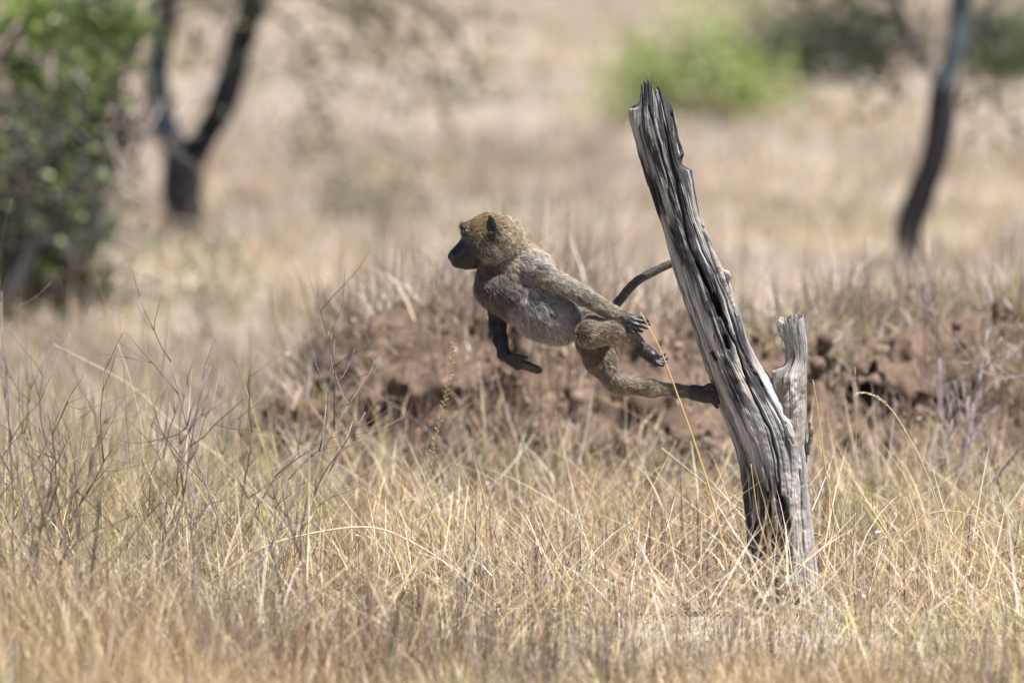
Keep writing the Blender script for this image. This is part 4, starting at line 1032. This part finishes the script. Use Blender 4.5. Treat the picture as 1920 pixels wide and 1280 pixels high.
# brown weed stems and seed husks standing among the straw
g = Soup()
BR = np.array([(.20, .125, .085), (.26, .17, .11), (.15, .105, .09), (.22, .165, .145)])
for (ya, yb, m_, w_, hh) in ((-3.2, 4.0, 6000, .0028, (.08, .28)), (4.0, 6.2, 2600, .0036, (.08, .24))):
    yy = rng.uniform(ya, yb, m_); xx = rng.uniform(-1, 1, m_) * (.0462 * (yy + D) + .7)
    pk = rng.random(m_) < smooth(.38, .6, fbm2(xx * 1.6 + 9, yy * 1.2, 301, 3)) * np.where((xx > .25) & (xx < 1.0) & (yy < .3), .25, 1)
    xx, yy = xx[pk], yy[pk]; k_ = 4; xx = np.repeat(xx, k_) + rng.normal(0, .03, len(xx) * k_); yy = np.repeat(yy, k_) + rng.normal(0, .03, len(yy) * k_); n_ = len(xx)
    root = np.stack([xx, yy, surf_h(xx, yy)], -1)
    g.add(*blades(root, rng.uniform(*hh, n_), rng.uniform(0, 2 * np.pi, n_), np.abs(rng.normal(0, .4, n_)), rng.normal(0, .5, n_), w_ * rng.uniform(.5, 1.5, n_), BR[rng.integers(0, 4, n_)] * rng.uniform(.7, 1.3, (n_, 1)), 3))
tag(g.build('brown_weeds', M_grass), 'brown withered weed stems mixed through the straw', 'weeds', kind='stuff')
g = Soup()
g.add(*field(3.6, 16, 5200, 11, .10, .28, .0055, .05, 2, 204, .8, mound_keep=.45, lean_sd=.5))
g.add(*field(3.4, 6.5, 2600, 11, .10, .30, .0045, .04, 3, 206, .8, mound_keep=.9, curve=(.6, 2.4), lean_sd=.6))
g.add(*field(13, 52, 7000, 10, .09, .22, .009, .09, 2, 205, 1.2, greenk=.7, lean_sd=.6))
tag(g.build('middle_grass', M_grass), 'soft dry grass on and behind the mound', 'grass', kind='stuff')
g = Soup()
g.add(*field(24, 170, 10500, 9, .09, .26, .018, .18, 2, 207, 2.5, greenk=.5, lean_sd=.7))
tag(g.build('far_grass', M_grass), 'out of focus tan grassland beyond the trees', 'grass', kind='stuff')

# bleached leaf litter glinting in the grass
n_ = 4200
yy = rng.uniform(-4.2, 5.4, n_); xx = rng.uniform(-1, 1, n_) * (.0462 * (yy + D) + .6)
P = np.stack([xx, yy, surf_h(xx, yy) + rng.uniform(.01, .24, n_) ** 1.2], -1)
g = Soup(); g.add(*leaves(P, rng.uniform(.003, .010, n_) * np.where(yy < -1.2, .6, 1), np.array((.62, .57, .50)) * rng.uniform(.6, 1.15, (n_, 1)), 2.2))
tag(g.build('leaf_litter', M_grass), 'pale dry leaf scraps caught in the grass', 'litter', kind='stuff')

# ------------------------------------------------------------------ tall single stalks one can point at
def stalk(label, pts, Y, r, head=None, col=(.50, .39, .20), headcol=(.52, .42, .24), seed=0):
    R_ = np.random.default_rng(seed)
    P = catmull([at(px, py, Y + (e if len(q) else 0)) for (px, py, *q) in pts for e in [q[0] if q else 0]], 34)
    base = P[0].copy()
    o = thing('grass_stalk', label, 'grass stalk', base, 'tall single grass stalks')
    T_ = Tubes(); T_.tube(P, np.linspace(r, r * .45, 34) * PX, 6, col); T_.build('stem', M_twig, o, base)
    if head:
        n_, f0, size, ang = head
        t_ = np.linspace(f0, .995, n_) * 33; i_ = t_.astype(int).clip(0, 32)
        C = P[i_] + (t_ - i_)[:, None] * (P[i_ + 1] - P[i_]); dr = P[i_ + 1] - P[i_]; dr /= np.linalg.norm(dr, axis=1)[:, None]
        side = np.stack([-dr[:, 2], np.zeros(n_), dr[:, 0]], -1) * np.where(np.arange(n_) % 2, 1, -1)[:, None] + R_.normal(0, .3, (n_, 3))
        dv = dr * math.cos(ang) + side * math.sin(ang); dv /= np.linalg.norm(dv, axis=1)[:, None]
        L = size * PX * R_.uniform(.7, 1.2, n_)
        T2 = Tubes()
        for c_, d_, l_ in zip(C, dv, L):
            T2.tube([c_, c_ + d_ * l_ * .5, c_ + d_ * l_], [.3 * PX, l_ * .16, .15 * PX], 5, np.array(headcol) * R_.uniform(.8, 1.2))
        T2.build('seed_head', M_twig, o, base)
    return o
stalk('golden grass stalk rising in front of the baboon hand and foot', [(1372, 1110), (1342, 960), (1306, 840), (1272, 745), (1240, 660), (1204, 590)], -.45, 2.0, (16, .45, 7, .12), (.60, .44, .20), (.62, .47, .23), 1)
stalk('upright grass stalk with a feathery herringbone seed head in front of the mound', [(775, 1050), (800, 900), (822, 800), (842, 710), (850, 645)], .9, 1.1, (56, .25, 9, .75), (.38, .30, .17), (.42, .33, .19), 2)
stalk('long pale grass stalk arching over from left to lower right', [(400, 1090), (470, 1038), (560, 1005), (690, 988), (780, 1020), (870, 1080), (935, 1130)], -.5, 2.6, (14, .62, 6, .15), (.62, .52, .35), (.66, .57, .42), 3)
stalk('drooping grass stalk with a curved seed head right of the stump', [(1800, 1100), (1760, 950), (1738, 890), (1715, 840), (1680, 780), (1650, 748), (1620, 736), (1604, 740)], .5, 1.8, (40, .42, 8, .25), (.50, .40, .24), (.58, .48, .30), 4)
stalk('low pale grass stalk bowed across the bottom middle', [(672, 1192), (760, 1165), (880, 1145), (1000, 1140), (1080, 1145), (1145, 1168)], -.2, 2.2, None, (.60, .50, .30), seed=5)
stalk('slanting grass stalk touching the right side of the stump foot', [(1600, 1150), (1570, 1000), (1548, 880), (1535, 780), (1525, 715)], -.35, 1.8, (12, .6, 6, .12), (.52, .40, .22), seed=6)
stalk('thin bright stalk crossing the stump foot diagonally', [(1392, 1180), (1440, 1060), (1420, 960), (1408, 870)], -.4, 1.5, None, (.58, .44, .22), seed=7)
stalk('straw stalk snapped into a fork right of the stump', [(1535, 1035), (1570, 1000), (1605, 962)], -.2, 2.2, None, (.68, .60, .46), seed=8)
stalk('blurred pale stalk slanting across the left middle', [(420, 860), (330, 800), (240, 720), (100, 645)], 2.6, 2.4, None, (.58, .48, .34), seed=9)
stalk('tall thin stalk standing left of the mound', [(270, 870), (262, 790), (240, 700), (220, 645)], 1.2, 2.0, None, (.60, .50, .32), seed=10)
stalk('straight thin stalk behind the drooping seed head', [(1604, 1100), (1603, 950), (1605, 800), (1603, 690)], .9, 1.3, (8, .75, 6, .15), (.46, .37, .22), seed=11)
stalk('long stalk lying to the right behind the stump foot', [(1240, 840), (1400, 960), (1560, 1010), (1680, 1080)], .3, 1.3, None, (.52, .42, .28), seed=12)
stalk('bowed stalk in the right grass under the dead shrub', [(1640, 1060), (1720, 975), (1800, 960), (1920, 1010)], -.1, 1.8, None, (.50, .40, .24), seed=13)
